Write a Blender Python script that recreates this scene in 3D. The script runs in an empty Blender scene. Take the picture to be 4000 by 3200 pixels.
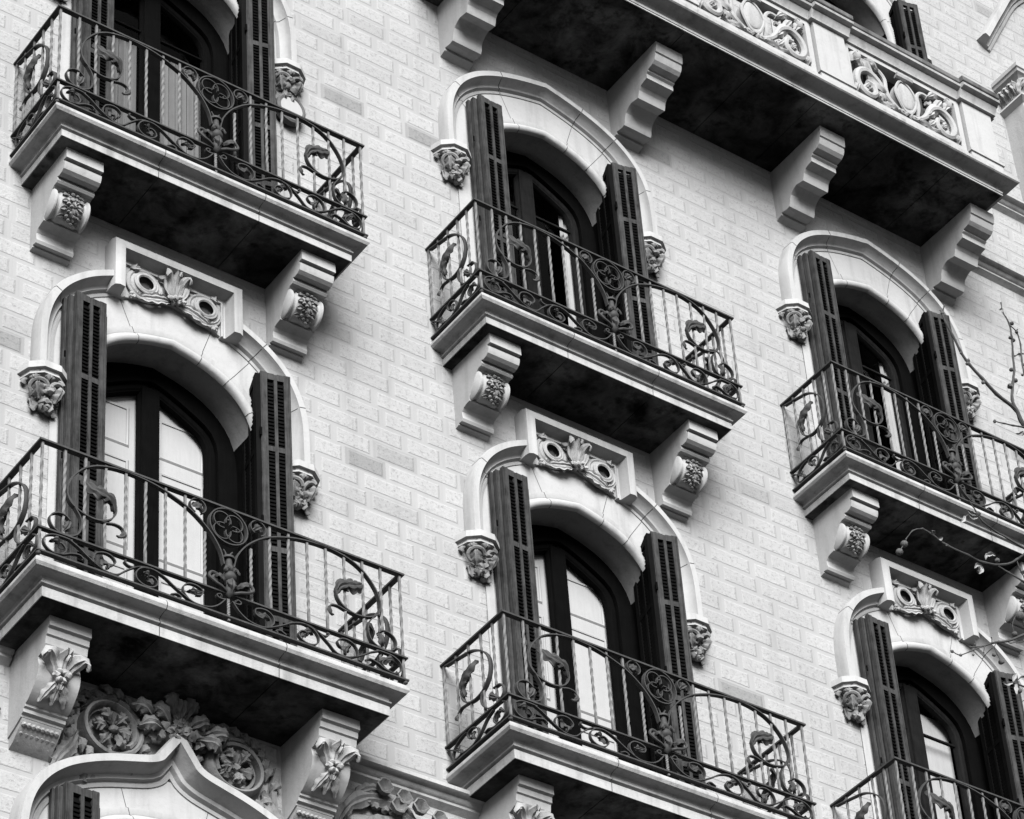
import bpy, bmesh, math, random
from mathutils import Vector as V, Matrix, noise
PI = math.pi; R = math.radians
S = bpy.context.scene; COL = S.collection
# ---------------------------------------------------------------- camera
CP = V((-8.5003, -14.6434, -12.2045)); yaw, pit, rol = 0.7272, 0.6174, -0.1144
fwd = V((math.sin(yaw)*math.cos(pit), math.cos(yaw)*math.cos(pit), math.sin(pit)))
rt0 = V((math.cos(yaw), -math.sin(yaw), 0)); up0 = rt0.cross(fwd)
RT = math.cos(rol)*rt0 + math.sin(rol)*up0; UP = -math.sin(rol)*rt0 + math.cos(rol)*up0
cam = bpy.data.cameras.new('camera'); co = bpy.data.objects.new('camera', cam); COL.objects.link(co)
co.matrix_world = Matrix(((RT.x, UP.x, -fwd.x, CP.x), (RT.y, UP.y, -fwd.y, CP.y), (RT.z, UP.z, -fwd.z, CP.z), (0, 0, 0, 1)))
cam.sensor_width = 36; cam.lens = 12260.9/4000*36; cam.shift_x = -0.6826/4; cam.shift_y = 1.0429/4
cam.clip_start = 0.1; cam.clip_end = 2000; S.camera = co
# ---------------------------------------------------------------- light
W = bpy.data.worlds.new('World'); S.world = W; W.use_nodes = True
nt = W.node_tree; bg = nt.nodes['Background']
sk = nt.nodes.new('ShaderNodeTexSky'); sk.sky_type = 'NISHITA'; sk.sun_disc = False
SUN_EL, SUN_AZ = R(31), R(205)            # azimuth clockwise from +y
sk.sun_elevation = SUN_EL; sk.sun_rotation = SUN_AZ; sk.air_density = 1.0; sk.dust_density = 1.0
bw = nt.nodes.new('ShaderNodeRGBToBW')
nt.links.new(sk.outputs[0], bw.inputs[0]); nt.links.new(bw.outputs[0], bg.inputs[0]); bg.inputs[1].default_value = 0.05
sl = bpy.data.lights.new('sun', 'SUN'); so = bpy.data.objects.new('sun', sl); COL.objects.link(so)
sl.energy = 5.0; sl.angle = R(40); sl.color = (1, 1, 1)
sd = V((math.sin(SUN_AZ)*math.cos(SUN_EL), math.cos(SUN_AZ)*math.cos(SUN_EL), math.sin(SUN_EL)))
so.rotation_euler = (-sd).to_track_quat('-Z', 'Y').to_euler()
S.view_settings.view_transform = 'Standard'; S.view_settings.look = 'None'; S.view_settings.exposure = 1.38; S.view_settings.gamma = 1
# ---------------------------------------------------------------- constants
H = 4.0734; XC = [0.0, 3.5901, 7.2328, 10.85]; GZ = -13.9
OX = {(2, 2): .25, (0, 0): .0052, (0, 1): -.0052, (1, 0): -.0041, (1, 1): .0041}; OZ = {(2, 2): .37, (0, 0): -.0117, (0, 1): .0042, (1, 0): .0013, (1, 1): -.0166, (2, 0): .0104, (2, 1): .0124}
def org(c, f): return V((XC[c]+OX.get((c, f), 0), 0, f*H+OZ.get((c, f), 0)))
def at(u, v, Y, reg=None):
    if reg:
        s = (reg[2]-reg[0])/reg[4]; u = reg[0]+u*s; v = reg[1]+v*s
    d = fwd + RT*((u-2682.6)/12260.9) - UP*((v-2642.9)/12260.9)
    return CP + d*((Y-CP.y)/d.y)
# ---------------------------------------------------------------- materials
def nmat(name, base, rough=.8, metal=0, spec=.3):
    m = bpy.data.materials.new(name); m.use_nodes = True; b = m.node_tree.nodes['Principled BSDF']
    b.inputs['Base Color'].default_value = (base, base, base, 1); b.inputs['Roughness'].default_value = rough
    b.inputs['Metallic'].default_value = metal; b.inputs['Specular IOR Level'].default_value = spec
    return m, m.node_tree, b
class NT:
    def __init__(s, t): s.t = t
    def n(s, typ, ins=None, **kw):
        x = s.t.nodes.new(typ)
        for k, v in kw.items(): setattr(x, k, v)
        for k, v in (ins or {}).items():
            if isinstance(v, bpy.types.NodeSocket): s.t.links.new(v, x.inputs[k])
            else: x.inputs[k].default_value = v
        return x
    def m(s, op, a, b=0.0, c=None):
        i = {0: a, 1: b}
        if c is not None: i[2] = c
        return s.n('ShaderNodeMath', i, operation=op).outputs[0]
    def ramp(s, fac, pts):
        r = s.n('ShaderNodeValToRGB', {0: fac}); e = r.color_ramp.elements
        while len(e) < len(pts): e.new(.5)
        for k, (p, c) in enumerate(pts): e[k].position = p; e[k].color = (c, c, c, 1)
        return r.outputs[0]
    def noise(s, vec, sc, det=4, rough=.6, dist=0):
        return s.n('ShaderNodeTexNoise', {'Vector': vec, 'Scale': sc, 'Detail': det, 'Roughness': rough, 'Distortion': dist}).outputs['Fac']
    def bump(s, h, dist, strength=1.0, prev=None):
        i = {'Height': h, 'Distance': dist, 'Strength': strength}
        if prev is not None: i['Normal'] = prev
        return s.n('ShaderNodeBump', i).outputs[0]
def stone(name, base, var=.12, pit=.5, stain=.0, bump=.004):
    m, t, b = nmat(name, base, .9, 0, .08); q = NT(t)
    P = q.n('ShaderNodeNewGeometry').outputs['Position']
    a = q.noise(P, 2.2, 5, .6); c = q.noise(P, 38, 4, .7); f = q.noise(P, 150, 2, .6)
    k = q.m('ADD', q.m('MULTIPLY', q.m('SUBTRACT', a, .5), var*3), q.m('MULTIPLY', q.m('SUBTRACT', c, .5), var*1.2))
    k = q.m('ADD', 1.0, k)
    pits = q.ramp(c, [(.0, 0.35), (.36, .8), (.42, 1), (1, 1)])
    k = q.m('MULTIPLY', k, q.m('ADD', 1-pit, q.m('MULTIPLY', pits, pit)))
    if stain:
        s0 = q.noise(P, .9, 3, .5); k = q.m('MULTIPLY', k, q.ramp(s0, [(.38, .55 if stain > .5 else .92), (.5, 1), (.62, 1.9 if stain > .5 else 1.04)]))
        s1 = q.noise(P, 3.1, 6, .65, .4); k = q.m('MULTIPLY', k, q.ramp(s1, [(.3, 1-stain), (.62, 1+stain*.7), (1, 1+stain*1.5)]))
    mpv = q.n('ShaderNodeMapping', {'Vector': P, 'Scale': (9, 9, .8)}).outputs[0]
    k = q.m('MULTIPLY', k, q.ramp(q.noise(mpv, 1, 4, .6), [(.28, 1-var*2.2), (.5, 1), (1, 1)]))
    v = q.m('MULTIPLY', k, base)
    cc = q.n('ShaderNodeCombineColor', {0: v, 1: v, 2: v}).outputs[0]
    t.links.new(cc, b.inputs['Base Color'])
    wv = q.noise(P, 7, 3, .5)
    h = q.m('ADD', q.m('ADD', q.m('MULTIPLY', c, .6), q.m('MULTIPLY', f, .4)), q.m('MULTIPLY', wv, 1.6))
    t.links.new(q.bump(h, bump, .7), b.inputs['Normal'])
    return m
M = {}
M['stone'] = stone('smooth_stone', .24, .10, .2)
M['carved'] = stone('carved_stone', .22, .14, .7, 0, .006)
M['boss'] = stone('shaded_carved_stone', .13, .35, .8, .2, .008)  # darker carved stone; the shade of deep relief is in the colour
M['slab'] = stone('slab_stone', .23, .17, .5, .08, .006)
M['soffit'] = stone('stained_shaded_soffit_stone', .027, .4, .5, 1.0)  # near-black base carries the underside's shade; the blotches are stains
M['archsof'] = stone('shaded_arch_stone', .13, .12, .5)  # darker copy of the smooth stone, soffit shade put into its colour
M['coping'] = stone('weathered_coping_stone', .075, .25, .6, .3)
def wall_mat():
    m, t, b = nmat('rough_ashlar', .45, .9, 0, .15); q = NT(t)
    P = q.n('ShaderNodeNewGeometry').outputs['Position']
    wob = q.noise(P, 3.0, 3, .5)
    sp = q.n('ShaderNodeSeparateXYZ', {0: P}); x, y, z = sp.outputs
    x = q.m('SUBTRACT', x, y)
    zz = q.m('ADD', z, q.m('MULTIPLY', q.m('SUBTRACT', wob, .5), .012))
    hc = H/24
    rr = q.m('DIVIDE', q.m('SUBTRACT', zz, 2.497), hc); row = q.m('FLOOR', rr); fr = q.m('SUBTRACT', rr, row)
    dz = q.m('MULTIPLY', q.m('MINIMUM', fr, q.m('SUBTRACT', 1.0, fr)), hc)
    LL = .39
    w = q.m('ADD', q.m('DIVIDE', x, LL), q.m('MULTIPLY', row, 13.37))
    e = q.n('ShaderNodeTexVoronoi', {'W': w, 'Scale': 1.0, 'Randomness': .62}, voronoi_dimensions='1D', feature='DISTANCE_TO_EDGE').outputs['Distance']
    cl = q.n('ShaderNodeTexVoronoi', {'W': w, 'Scale': 1.0, 'Randomness': .62}, voronoi_dimensions='1D', feature='F1').outputs['Color']
    s2 = q.n('ShaderNodeSeparateColor', {0: cl}); r1, r2, r3 = s2.outputs
    dx = q.m('MULTIPLY', e, LL*.62)
    d = q.m('MINIMUM', dz, dx)
    d = q.m('ADD', d, q.m('MULTIPLY', q.m('SUBTRACT', q.noise(P, 60, 3, .6), .5), .010))
    joint = q.ramp(q.m('MULTIPLY', d, 100), [(0, 0), (.10, 0), (.30, 1), (1, 1)])        # 1 inside the block
    core = q.n('ShaderNodeMapRange', {'Value': d, 'From Min': .016, 'From Max': .026}).outputs[0]
    hi = q.noise(P, 58, 5, .72); vh = q.noise(P, 21, 4, .65); lo = q.noise(P, 1.1, 4, .6)
    tex = q.ramp(hi, [(0, .25), (.33, .55), (.40, 1.0), (1, 1.08)])
    # block tone: most pale, a few darker
    tone = q.ramp(r1, [(0, .62), (.018, .70), (.035, .90), (.30, .965), (1, 1.02)])
    tex = q.m('MULTIPLY', tex, q.ramp(q.noise(P, 30, 3, .8), [(0, .5), (.36, .74), (.46, 1), (1, 1.05)]))
    core_t = q.m('MULTIPLY', tone, q.m('MULTIPLY', tex, q.m('ADD', .94, q.m('MULTIPLY', vh, .26))))
    rim = q.m('ADD', .40, q.m('MULTIPLY', tone, .575))
    mix = q.m('ADD', q.m('MULTIPLY', core_t, core), q.m('MULTIPLY', rim, q.m('SUBTRACT', 1.0, core)))
    jt = q.m('ADD', .95, q.m('MULTIPLY', q.m('SUBTRACT', r2, .5), .10))
    mix = q.m('ADD', q.m('MULTIPLY', mix, joint), q.m('MULTIPLY', jt, q.m('SUBTRACT', 1.0, joint)))
    st = q.n('ShaderNodeMapping', {'Vector': P, 'Scale': (5, 5, .35)}).outputs[0]
    mix = q.m('MULTIPLY', mix, q.ramp(q.noise(st, 1, 5, .6), [(.25, .84), (.45, 1), (1, 1.02)]))
    mix = q.m('MULTIPLY', mix, q.m('ADD', .84, q.m('MULTIPLY', lo, .32)))
    v = q.m('MULTIPLY', mix, .203)
    t.links.new(q.n('ShaderNodeCombineColor', {0: v, 1: v, 2: v}).outputs[0], b.inputs['Base Color'])
    h = q.m('MULTIPLY', q.m('ADD', q.m('MULTIPLY', hi, .7), q.m('MULTIPLY', vh, .9)), core)
    b1 = q.bump(h, .009, .8)
    b2 = q.bump(joint, .002, .22, b1)
    t.links.new(b2, b.inputs['Normal'])
    return m
M['wall'] = wall_mat(); M['joint'] = nmat('mortar_joint_and_eye_shade', .035, 1, 0, 0)[0]
def iron_mat(name, lo, hi):
    m, t, b = nmat(name, .2, .6, 0, .12); q = NT(t)
    P = q.n('ShaderNodeTexCoord').outputs['Object']
    a = q.noise(P, 30, 5, .65); f = q.noise(P, 9, 3, .6)
    v = q.m('ADD', lo, q.m('MULTIPLY', a, hi)); v = q.m('MULTIPLY', v, q.m('ADD', .7, q.m('MULTIPLY', f, .6)))
    t.links.new(q.n('ShaderNodeCombineColor', {0: v, 1: v, 2: v}).outputs[0], b.inputs['Base Color'])
    t.links.new(q.m('ADD', .5, q.m('MULTIPLY', a, .3)), b.inputs['Roughness'])
    t.links.new(q.bump(a, .002, .5), b.inputs['Normal'])
    return m
M['iron'] = iron_mat('painted_wrought_iron', .012, .036); M['bar'] = iron_mat('lit_painted_iron_bar', .04, .10)  # bars made paler than the bands, painting in the light they catch
def wood_mat(name, lo, hi, rough=.6):
    m, t, b = nmat(name, lo, rough, 0, .02); q = NT(t)
    P = q.n('ShaderNodeTexCoord').outputs['Object']
    mp = q.n('ShaderNodeMapping', {'Vector': P, 'Scale': (60, 60, 4)}).outputs[0]
    a = q.noise(mp, 1, 5, .7, .6); c = q.noise(P, 7, 4, .7)
    k = q.m('ADD', q.m('MULTIPLY', a, .55), q.m('MULTIPLY', c, .45))
    v = q.m('ADD', lo, q.m('MULTIPLY', q.ramp(k, [(.3, 0), (.7, 1)]), hi-lo))
    t.links.new(q.n('ShaderNodeCombineColor', {0: v, 1: v, 2: v}).outputs[0], b.inputs['Base Color'])
    t.links.new(q.bump(a, .0015, .5), b.inputs['Normal'])
    return m
M['shutter'] = wood_mat('weathered_shutter_paint', .006, .050)
M['slat'] = wood_mat('dark_shutter_slats', .001, .004)
M['frame'] = wood_mat('dark_window_frame_paint', .0008, .0025, .9)
M['door'] = wood_mat('mid_grey_door_paint', .002, .010, .7)
M['white'] = wood_mat('white_painted_panel', .21, .245, .6)
M['curtain'] = wood_mat('pale_curtain_and_reflection', .17, .23, .9)
M['net'] = wood_mat('grey_net_curtain', .075, .10, .9)
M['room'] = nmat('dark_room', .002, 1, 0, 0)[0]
def glass():
    m, t, b = nmat('window_glass', 1, 0.02, 0, .5)
    b.inputs['Transmission Weight'].default_value = 1; b.inputs['IOR'].default_value = 1.25
    q = NT(t); P = q.n('ShaderNodeTexCoord').outputs['Object']
    t.links.new(q.bump(q.noise(P, 2.5, 2, .5), .01, .15), b.inputs['Normal'])
    # thin glass lets light through without caustic noise
    tr = t.nodes.new('ShaderNodeBsdfTransparent'); gl = t.nodes.new('ShaderNodeBsdfGlossy'); gl.inputs['Roughness'].default_value = .02
    fr = t.nodes.new('ShaderNodeFresnel'); fr.inputs['IOR'].default_value = 1.12; mx = t.nodes.new('ShaderNodeMixShader')
    t.links.new(fr.outputs[0], mx.inputs[0]); t.links.new(tr.outputs[0], mx.inputs[1]); t.links.new(gl.outputs[0], mx.inputs[2])
    t.links.new(mx.outputs[0], t.nodes['Material Output'].inputs[0]); t.nodes.remove(b)
    return m
M['glass'] = glass()
M['bark'] = stone('plane_tree_bark', .10, .4, .4, .3)
M['twig'] = stone('young_twig_bark', .04, .35, .3)
M['bud'] = stone('seed_ball_and_buds', .06, .5, .6)
M['leaf'] = stone('young_leaves', .2, .3, .3)
M['asphalt'] = stone('asphalt', .03, .15, .3)
M['paving'] = stone('street_paving', .045, .15, .3)
# ---------------------------------------------------------------- mesh building
class MB:
    def __init__(s): s.v = []; s.f = []
    def add(s, vs, fs, flip=False):
        n = len(s.v); s.v += [tuple(p) for p in vs]
        s.f += [tuple(n+i for i in (reversed(f) if flip else f)) for f in fs]
    def box(s, x0, x1, y0, y1, z0, z1):
        s.add([(x, y, z) for x in (x0, x1) for y in (y0, y1) for z in (z0, z1)],
              [(0, 1, 3, 2), (4, 6, 7, 5), (0, 4, 5, 1), (2, 3, 7, 6), (0, 2, 6, 4), (1, 5, 7, 3)])
        return s
    def prism(s, prof, x0, x1):               # (y,z) outline extruded along x
        n = len(prof)
        s.add([(x0, y, z) for y, z in prof]+[(x1, y, z) for y, z in prof],
              [tuple(range(n)), tuple(range(2*n-1, n-1, -1))]+[(i, i+n, (i+1) % n+n, (i+1) % n) for i in range(n)])
        return s
    def prismy(s, out, y0, y1):               # (x,z) outline extruded along y
        n = len(out)
        s.add([(x, y0, z) for x, z in out]+[(x, y1, z) for x, z in out],
              [tuple(range(n)), tuple(range(2*n-1, n-1, -1))]+[(i, i+n, (i+1) % n+n, (i+1) % n) for i in range(n)])
        return s
    def sweep(s, path, prof, N, closed=False, caps=True):
        path = [V(p) for p in path]; N = V(N); n = len(path); k = len(prof); vs = []
        for i, p in enumerate(path):
            a = path[(i-1) % n] if (i > 0 or closed) else None; c = path[(i+1) % n] if (i < n-1 or closed) else None
            t1 = (p-a).normalized() if a is not None else None; t2 = (c-p).normalized() if c is not None else None
            if t1 is None: t1 = t2
            if t2 is None: t2 = t1
            s1 = N.cross(t1).normalized(); s2 = N.cross(t2).normalized()
            m = (s1+s2); m = m.normalized() if m.length > 1e-6 else s1
            sc = 1/max(.35, m.dot(s1))
            vs += [p+m*(a_*sc)+N*b_ for a_, b_ in prof]
        fs = []
        for i in range(n if closed else n-1):
            j = (i+1) % n
            for q in range(k): fs.append((i*k+q, i*k+(q+1) % k, j*k+(q+1) % k, j*k+q))
        if caps and not closed: fs += [tuple(range(k-1, -1, -1)), tuple((n-1)*k+q for q in range(k))]
        s.add(vs, fs); return s
    def band(s, path, w, t, N, off=0):         # flat iron strip: thickness t in the curve's plane, width w along N
        return s.sweep(path, [(-t/2, off-w/2), (t/2, off-w/2), (t/2, off+w/2), (-t/2, off+w/2)], N)
    def tube(s, path, r, k=8, caps=True):
        path = [V(p) for p in path]; n = len(path); rs = r if isinstance(r, (list, tuple)) else [r]*n
        t0 = (path[1]-path[0]).normalized(); u = t0.orthogonal().normalized(); vs = []
        for i, p in enumerate(path):
            t = (path[min(i+1, n-1)]-path[max(i-1, 0)]).normalized()
            u = (u-t*u.dot(t)); u = u.normalized() if u.length > 1e-6 else t.orthogonal().normalized(); w = t.cross(u)
            vs += [p+(u*math.cos(2*PI*q/k)+w*math.sin(2*PI*q/k))*rs[i] for q in range(k)]
        fs = [(i*k+q, i*k+(q+1) % k, (i+1)*k+(q+1) % k, (i+1)*k+q) for i in range(n-1) for q in range(k)]
        if caps: fs += [tuple(range(k-1, -1, -1)), tuple((n-1)*k+q for q in range(k))]
        s.add(vs, fs); return s
    def twist(s, x, y, z0, z1, a=.008, turns=7, taper=True):   # twisted square bar
        n = max(8, int((z1-z0)*60)); vs = []
        for i in range(n+1):
            u = i/n; g = PI/4 + (2*PI*turns*(u-.12)/.76 if .12 < u < .88 else (2*PI*turns if u >= .88 else 0))/4
            r = a*1.414*(1.0 if not taper else 1.0)
            vs += [(x+r*math.cos(g+q*PI/2), y+r*math.sin(g+q*PI/2), z0+(z1-z0)*u) for q in range(4)]
        fs = [(i*4+q, i*4+(q+1) % 4, (i+1)*4+(q+1) % 4, (i+1)*4+q) for i in range(n) for q in range(4)]
        s.add(vs, fs+[(3, 2, 1, 0), tuple(n*4+q for q in range(4))]); return s
    def lathe(s, prof, c, k=16, a0=0, a1=2*PI):    # (r,z) about vertical axis
        c = V(c); full = abs(a1-a0-2*PI) < 1e-6; m = k if full else k+1; vs = []
        for r, z in prof: vs += [c+V((r*math.cos(a0+(a1-a0)*q/k), r*math.sin(a0+(a1-a0)*q/k), z)) for q in range(m)]
        fs = [(i*m+q, i*m+(q+1) % m, (i+1)*m+(q+1) % m, (i+1)*m+q) for i in range(len(prof)-1) for q in range(k)]
        s.add(vs, fs); s.f += []; return s
    def blob(s, c, r, amp=.25, fr=6, seed=0, sc=(1, 1, 1), lv=2):
        bm = bmesh.new(); bmesh.ops.create_icosphere(bm, subdivisions=lv, radius=1)
        c = V(c)
        vs = []
        for v in bm.verts:
            d = v.co.normalized(); k = 1+amp*noise.noise(d*fr*.5+V((seed*3.1, seed*1.7, seed)))+amp*.5*noise.noise(d*fr+V((seed, 0, 9)))
            vs.append(c+V((d.x*sc[0], d.y*sc[1], d.z*sc[2]))*r*k)
        s.add(vs, [tuple(v.index for v in f.verts) for f in bm.faces]); bm.free(); return s
    def leaf(s, path, W_, N, lobes=4, cup=.3, th=.006, nu=14, nv=6, deep=.35):
        # lobed, ribbed leaf following a midrib path; N = face direction
        pts = resample([V(p) for p in path], nu); N = V(N); top = []; bot = []
        for i, p in enumerate(pts):
            u = i/(nu-1); t = (pts[min(i+1, nu-1)]-pts[max(i-1, 0)]).normalized()
            sd_ = t.cross(N); sd_ = sd_.normalized() if sd_.length > 1e-4 else t.orthogonal(); nn = sd_.cross(t).normalized()
            if nn.dot(N) < 0: nn = -nn
            w = W_*max(.04, math.sin(PI*min(1, u*.93+.05))**.7)*(1-deep+deep*abs(math.cos(lobes*PI*u)))
            for j in range(nv+1):
                q = 2*j/nv-1
                h = cup*W_*(q*q) - .16*W_*math.cos(abs(q)*PI*2.5)*(1-u*.6) + .12*W_*math.sin(lobes*2*PI*u)*abs(q)
                p2 = p+sd_*(w*q)+nn*h+t*(abs(q)*W_*.35)
                top.append(p2); bot.append(p2-nn*th*(1+2*(1-abs(q))))
        n = nv+1; F = [(i*n+j, i*n+j+1, (i+1)*n+j+1, (i+1)*n+j) for i in range(nu-1) for j in range(nv)]
        k = len(top); fs = F+[tuple(a+k for a in reversed(f)) for f in F]
        rim = [j for j in range(n)]+[i*n+nv for i in range(1, nu)]+[(nu-1)*n+j for j in range(nv-1, -1, -1)]+[i*n for i in range(nu-2, 0, -1)]
        for a, b_ in zip(rim, rim[1:]+rim[:1]): fs.append((a, b_, b_+k, a+k))
        s.add(top+bot, fs); return s
    def xf(s, f): s.v = [tuple(f(V(p))) for p in s.v]; return s
    def mirror(s): s.v = [(-x, y, z) for x, y, z in s.v]; s.f = [tuple(reversed(f)) for f in s.f]; return s
    def cat(s, o): s.add(o.v, o.f); return s
    def build(s, name, mat, parent=None, loc=None, ang=35, mats=None, mfn=None):
        me = bpy.data.meshes.new(name); me.from_pydata(s.v, [], s.f)
        bm = bmesh.new(); bm.from_mesh(me); bmesh.ops.recalc_face_normals(bm, faces=bm.faces); bm.to_mesh(me); bm.free()
        me.materials.append(M[mat] if isinstance(mat, str) else mat)
        if mats:
            for x in mats: me.materials.append(M[x])
            for p in me.polygons: p.material_index = mfn(p)
        me.polygons.foreach_set('use_smooth', [True]*len(me.polygons)); me.set_sharp_from_angle(angle=R(ang)); me.update()
        o = bpy.data.objects.new(name, me); COL.objects.link(o)
        if parent is not None: o.parent = parent
        if loc is not None: o.location = loc
        return o
def loose(mb, name, mat, parent=None, ang=35):
    par = list(range(len(mb.v)))
    def fd(a):
        while par[a] != a: par[a] = par[par[a]]; a = par[a]
        return a
    for f in mb.f:
        for b in f[1:]: par[fd(b)] = fd(f[0])
    grp = {}
    for f in mb.f: grp.setdefault(fd(f[0]), []).append(f)
    out = []
    for fs in grp.values():
        ids = sorted({i for f in fs for i in f}); mp = {a: k for k, a in enumerate(ids)}; m2 = MB()
        c = sum((V(mb.v[i]) for i in ids), V())/len(ids)
        m2.add([V(mb.v[i])-c for i in ids], [tuple(mp[i] for i in f) for f in fs]); out.append(m2.build(name, mat, parent, loc=c, ang=ang))
    return out
def resample(pts, n):
    L = [0]
    for a, b in zip(pts, pts[1:]): L.append(L[-1]+(b-a).length)
    out = []; j = 0
    for i in range(n):
        t = L[-1]*i/(n-1)
        while j < len(L)-2 and L[j+1] < t: j += 1
        d = L[j+1]-L[j]; out.append(pts[j].lerp(pts[j+1], (t-L[j])/d if d > 1e-9 else 0))
    return out
def cr(pts, n=5, closed=False):               # Catmull-Rom smoothing of 2D or 3D points
    P = [V(p) for p in pts]; out = []
    m = len(P)
    for i in range(m-1 if not closed else m):
        p0 = P[i-1] if (i > 0 or closed) else P[0]*2-P[1]; p1 = P[i]; p2 = P[(i+1) % m]
        p3 = P[(i+2) % m] if (i+2 < m or closed) else P[-1]*2-P[-2]
        for k in range(n):
            t = k/n; out.append(.5*((2*p1)+(p2-p0)*t+(2*p0-5*p1+4*p2-p3)*t*t+(3*p1-p0-3*p2+p3)*t**3))
    if not closed: out.append(P[-1])
    return out
def spiral(cx, cz, r0, r1, a0, a1, n=24, y=0):
    return [V((cx+(r0+(r1-r0)*i/n)*math.cos(a0+(a1-a0)*i/n), y, cz+(r0+(r1-r0)*i/n)*math.sin(a0+(a1-a0)*i/n))) for i in range(n+1)]
def thing(name, label, cat, loc=(0, 0, 0), group=None, kind=None):
    o = bpy.data.objects.new(name, None); COL.objects.link(o); o.location = loc; o.empty_display_size = .2
    return tag(o, label, cat, group, kind)
def tag(o, label=None, cat=None, group=None, kind=None):
    if label: o['label'] = label
    if cat: o['category'] = cat
    if group: o['group'] = group
    if kind: o['kind'] = kind
    return o
def copy_tree(o, parent=None):
    c = o.copy(); COL.objects.link(c); c.parent = parent
    for ch in list(o.children): copy_tree(ch, c)
    return c
F = (0, -1, 0)                                # outward from the facade
def X3(pts, y=0): return [V((p[0], y, p[1])) for p in pts]
def both(half):                               # right half (x>=0, apex first) -> left..apex..right
    h = [(a, b) for a, b in half]; return [(-a, b) for a, b in reversed(h[1:])]+h
# ---------------------------------------------------------------- arch curves (x, z) relative to balcony floor
def smooth_half(h, n=4): return [(p[0], p[1]) for p in cr([(a, b, 0) for a, b in h], n)]
SOF = smooth_half([(0, 2.935), (.17, 2.895), (.32, 2.842), (.45, 2.768), (.56, 2.665), (.638, 2.535), (.678, 2.38), (.69, 2.2)], 7)+[(.69, 0.0)]
HOOD = smooth_half([(0, 3.335), (.16, 3.298), (.33, 3.248), (.50, 3.180), (.66, 3.085), (.79, 2.955), (.872, 2.80), (.912, 2.62), (.92, 2.40), (.92, 2.19)], 7)
OGEE = smooth_half([(0, 3.305), (.035, 3.255), (.09, 3.212), (.17, 3.174), (.30, 3.135), (.45, 3.09), (.60, 3.03), (.74, 2.95), (.85, 2.84), (.92, 2.70), (.95, 2.5), (.955, 2.19)], 5)
OSOF = smooth_half([(0, 2.90), (.18, 2.88), (.36, 2.83), (.50, 2.75), (.61, 2.64), (.67, 2.5), (.69, 2.3)])+[(.69, 0)]
# ---------------------------------------------------------------- setting
g = MB(); g.add([(-300, -300, GZ), (300, -300, GZ), (300, 300, GZ), (-300, 300, GZ)], [(0, 1, 2, 3)])
tag(g.build('ground', 'asphalt'), kind='structure')
g = MB().box(-60, 60, -6, -.02, GZ-.3, GZ+.14); tag(g.build('pavement', 'paving'), kind='structure')
# ---------------------------------------------------------------- facade wall with openings
facade = thing('facade_wall', 'pale rough ashlar stone front wall carrying all the windows and balconies', 'wall', (0, 0, GZ))
def wall_mesh():
    mb = MB(); XL, XR = -2.6, 14.0; ZB, ZT = -H*1.0-1.0, 3*H+.4
    D = .42
    cells = []
    xb = [XL]+[(XC[i]+XC[i+1])/2 for i in range(3)]+[XR]
    for c in range(4):
        x0, x1 = xb[c], xb[c+1]
        mb.add([(x0, 0, GZ), (x1, 0, GZ), (x1, 0, -H), (x0, 0, -H)], [(0, 1, 2, 3)])
        for f in (-1, 0, 1, 2):
            o = org(c, f); zb = f*H; zt = (f+1)*H
            arch = [(o.x+a, o.z+b) for a, b in both(OSOF if f == -1 else SOF)]
            arch[0] = (arch[0][0], zb); arch[-1] = (arch[-1][0], zb)
            n = len(arch); top = []
            # outer boundary matched to arch samples
            for (a, b) in arch:
                top.append((a, zt))
            vs = [(a, 0, b) for a, b in arch]+[(a, 0, b) for a, b in top]
            fs = [(i, i+1, n+i+1, n+i) for i in range(1, n-2)]
            mb.add(vs, fs)
            L = arch[1]; Rr = arch[-2]
            mb.add([(x0, 0, zb), (arch[0][0], 0, zb), (L[0], 0, L[1]), (L[0], 0, zt), (x0, 0, zt)], [(0, 1, 2, 3, 4)])
            mb.add([(arch[-1][0], 0, zb), (x1, 0, zb), (x1, 0, zt), (Rr[0], 0, zt), (Rr[0], 0, Rr[1])], [(0, 1, 2, 3, 4)])
    mb.add([(XL, 0, 3*H), (XR, 0, 3*H), (XR, 0, 3*H+3), (XL, 0, 3*H+3)], [(0, 1, 2, 3)])
    return mb
def local(mb, z=GZ): return mb.xf(lambda p: p-V((0, 0, z)))
wm = local(wall_mesh()).build('wall', 'wall', facade)
def string_course(x0, x1, z, name='string_course', sc=1.0):
    pr = [(0, 0), (-.13*sc, 0), (-.13*sc, -.03), (-.11*sc, -.045), (-.085*sc, -.05), (-.07*sc, -.075), (-.05*sc, -.085), (-.05*sc, -.105), (-.02*sc, -.125), (0, -.14)]
    return local(MB().prism([(y, z+q) for y, q in pr], x0, x1)).build(name, 'slab', facade)
string_course(1.15, XC[1]-1.15, -.16); string_course(XC[1]+1.15, XC[2]-1.15, -.16); string_course(-2.6, -1.15, -.16)
string_course(XC[2]+.98, 14, 2*H+.03, sc=1.1); string_course(XC[2]+1.25, 14, 2*H+1.12, sc=1.1)
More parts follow.
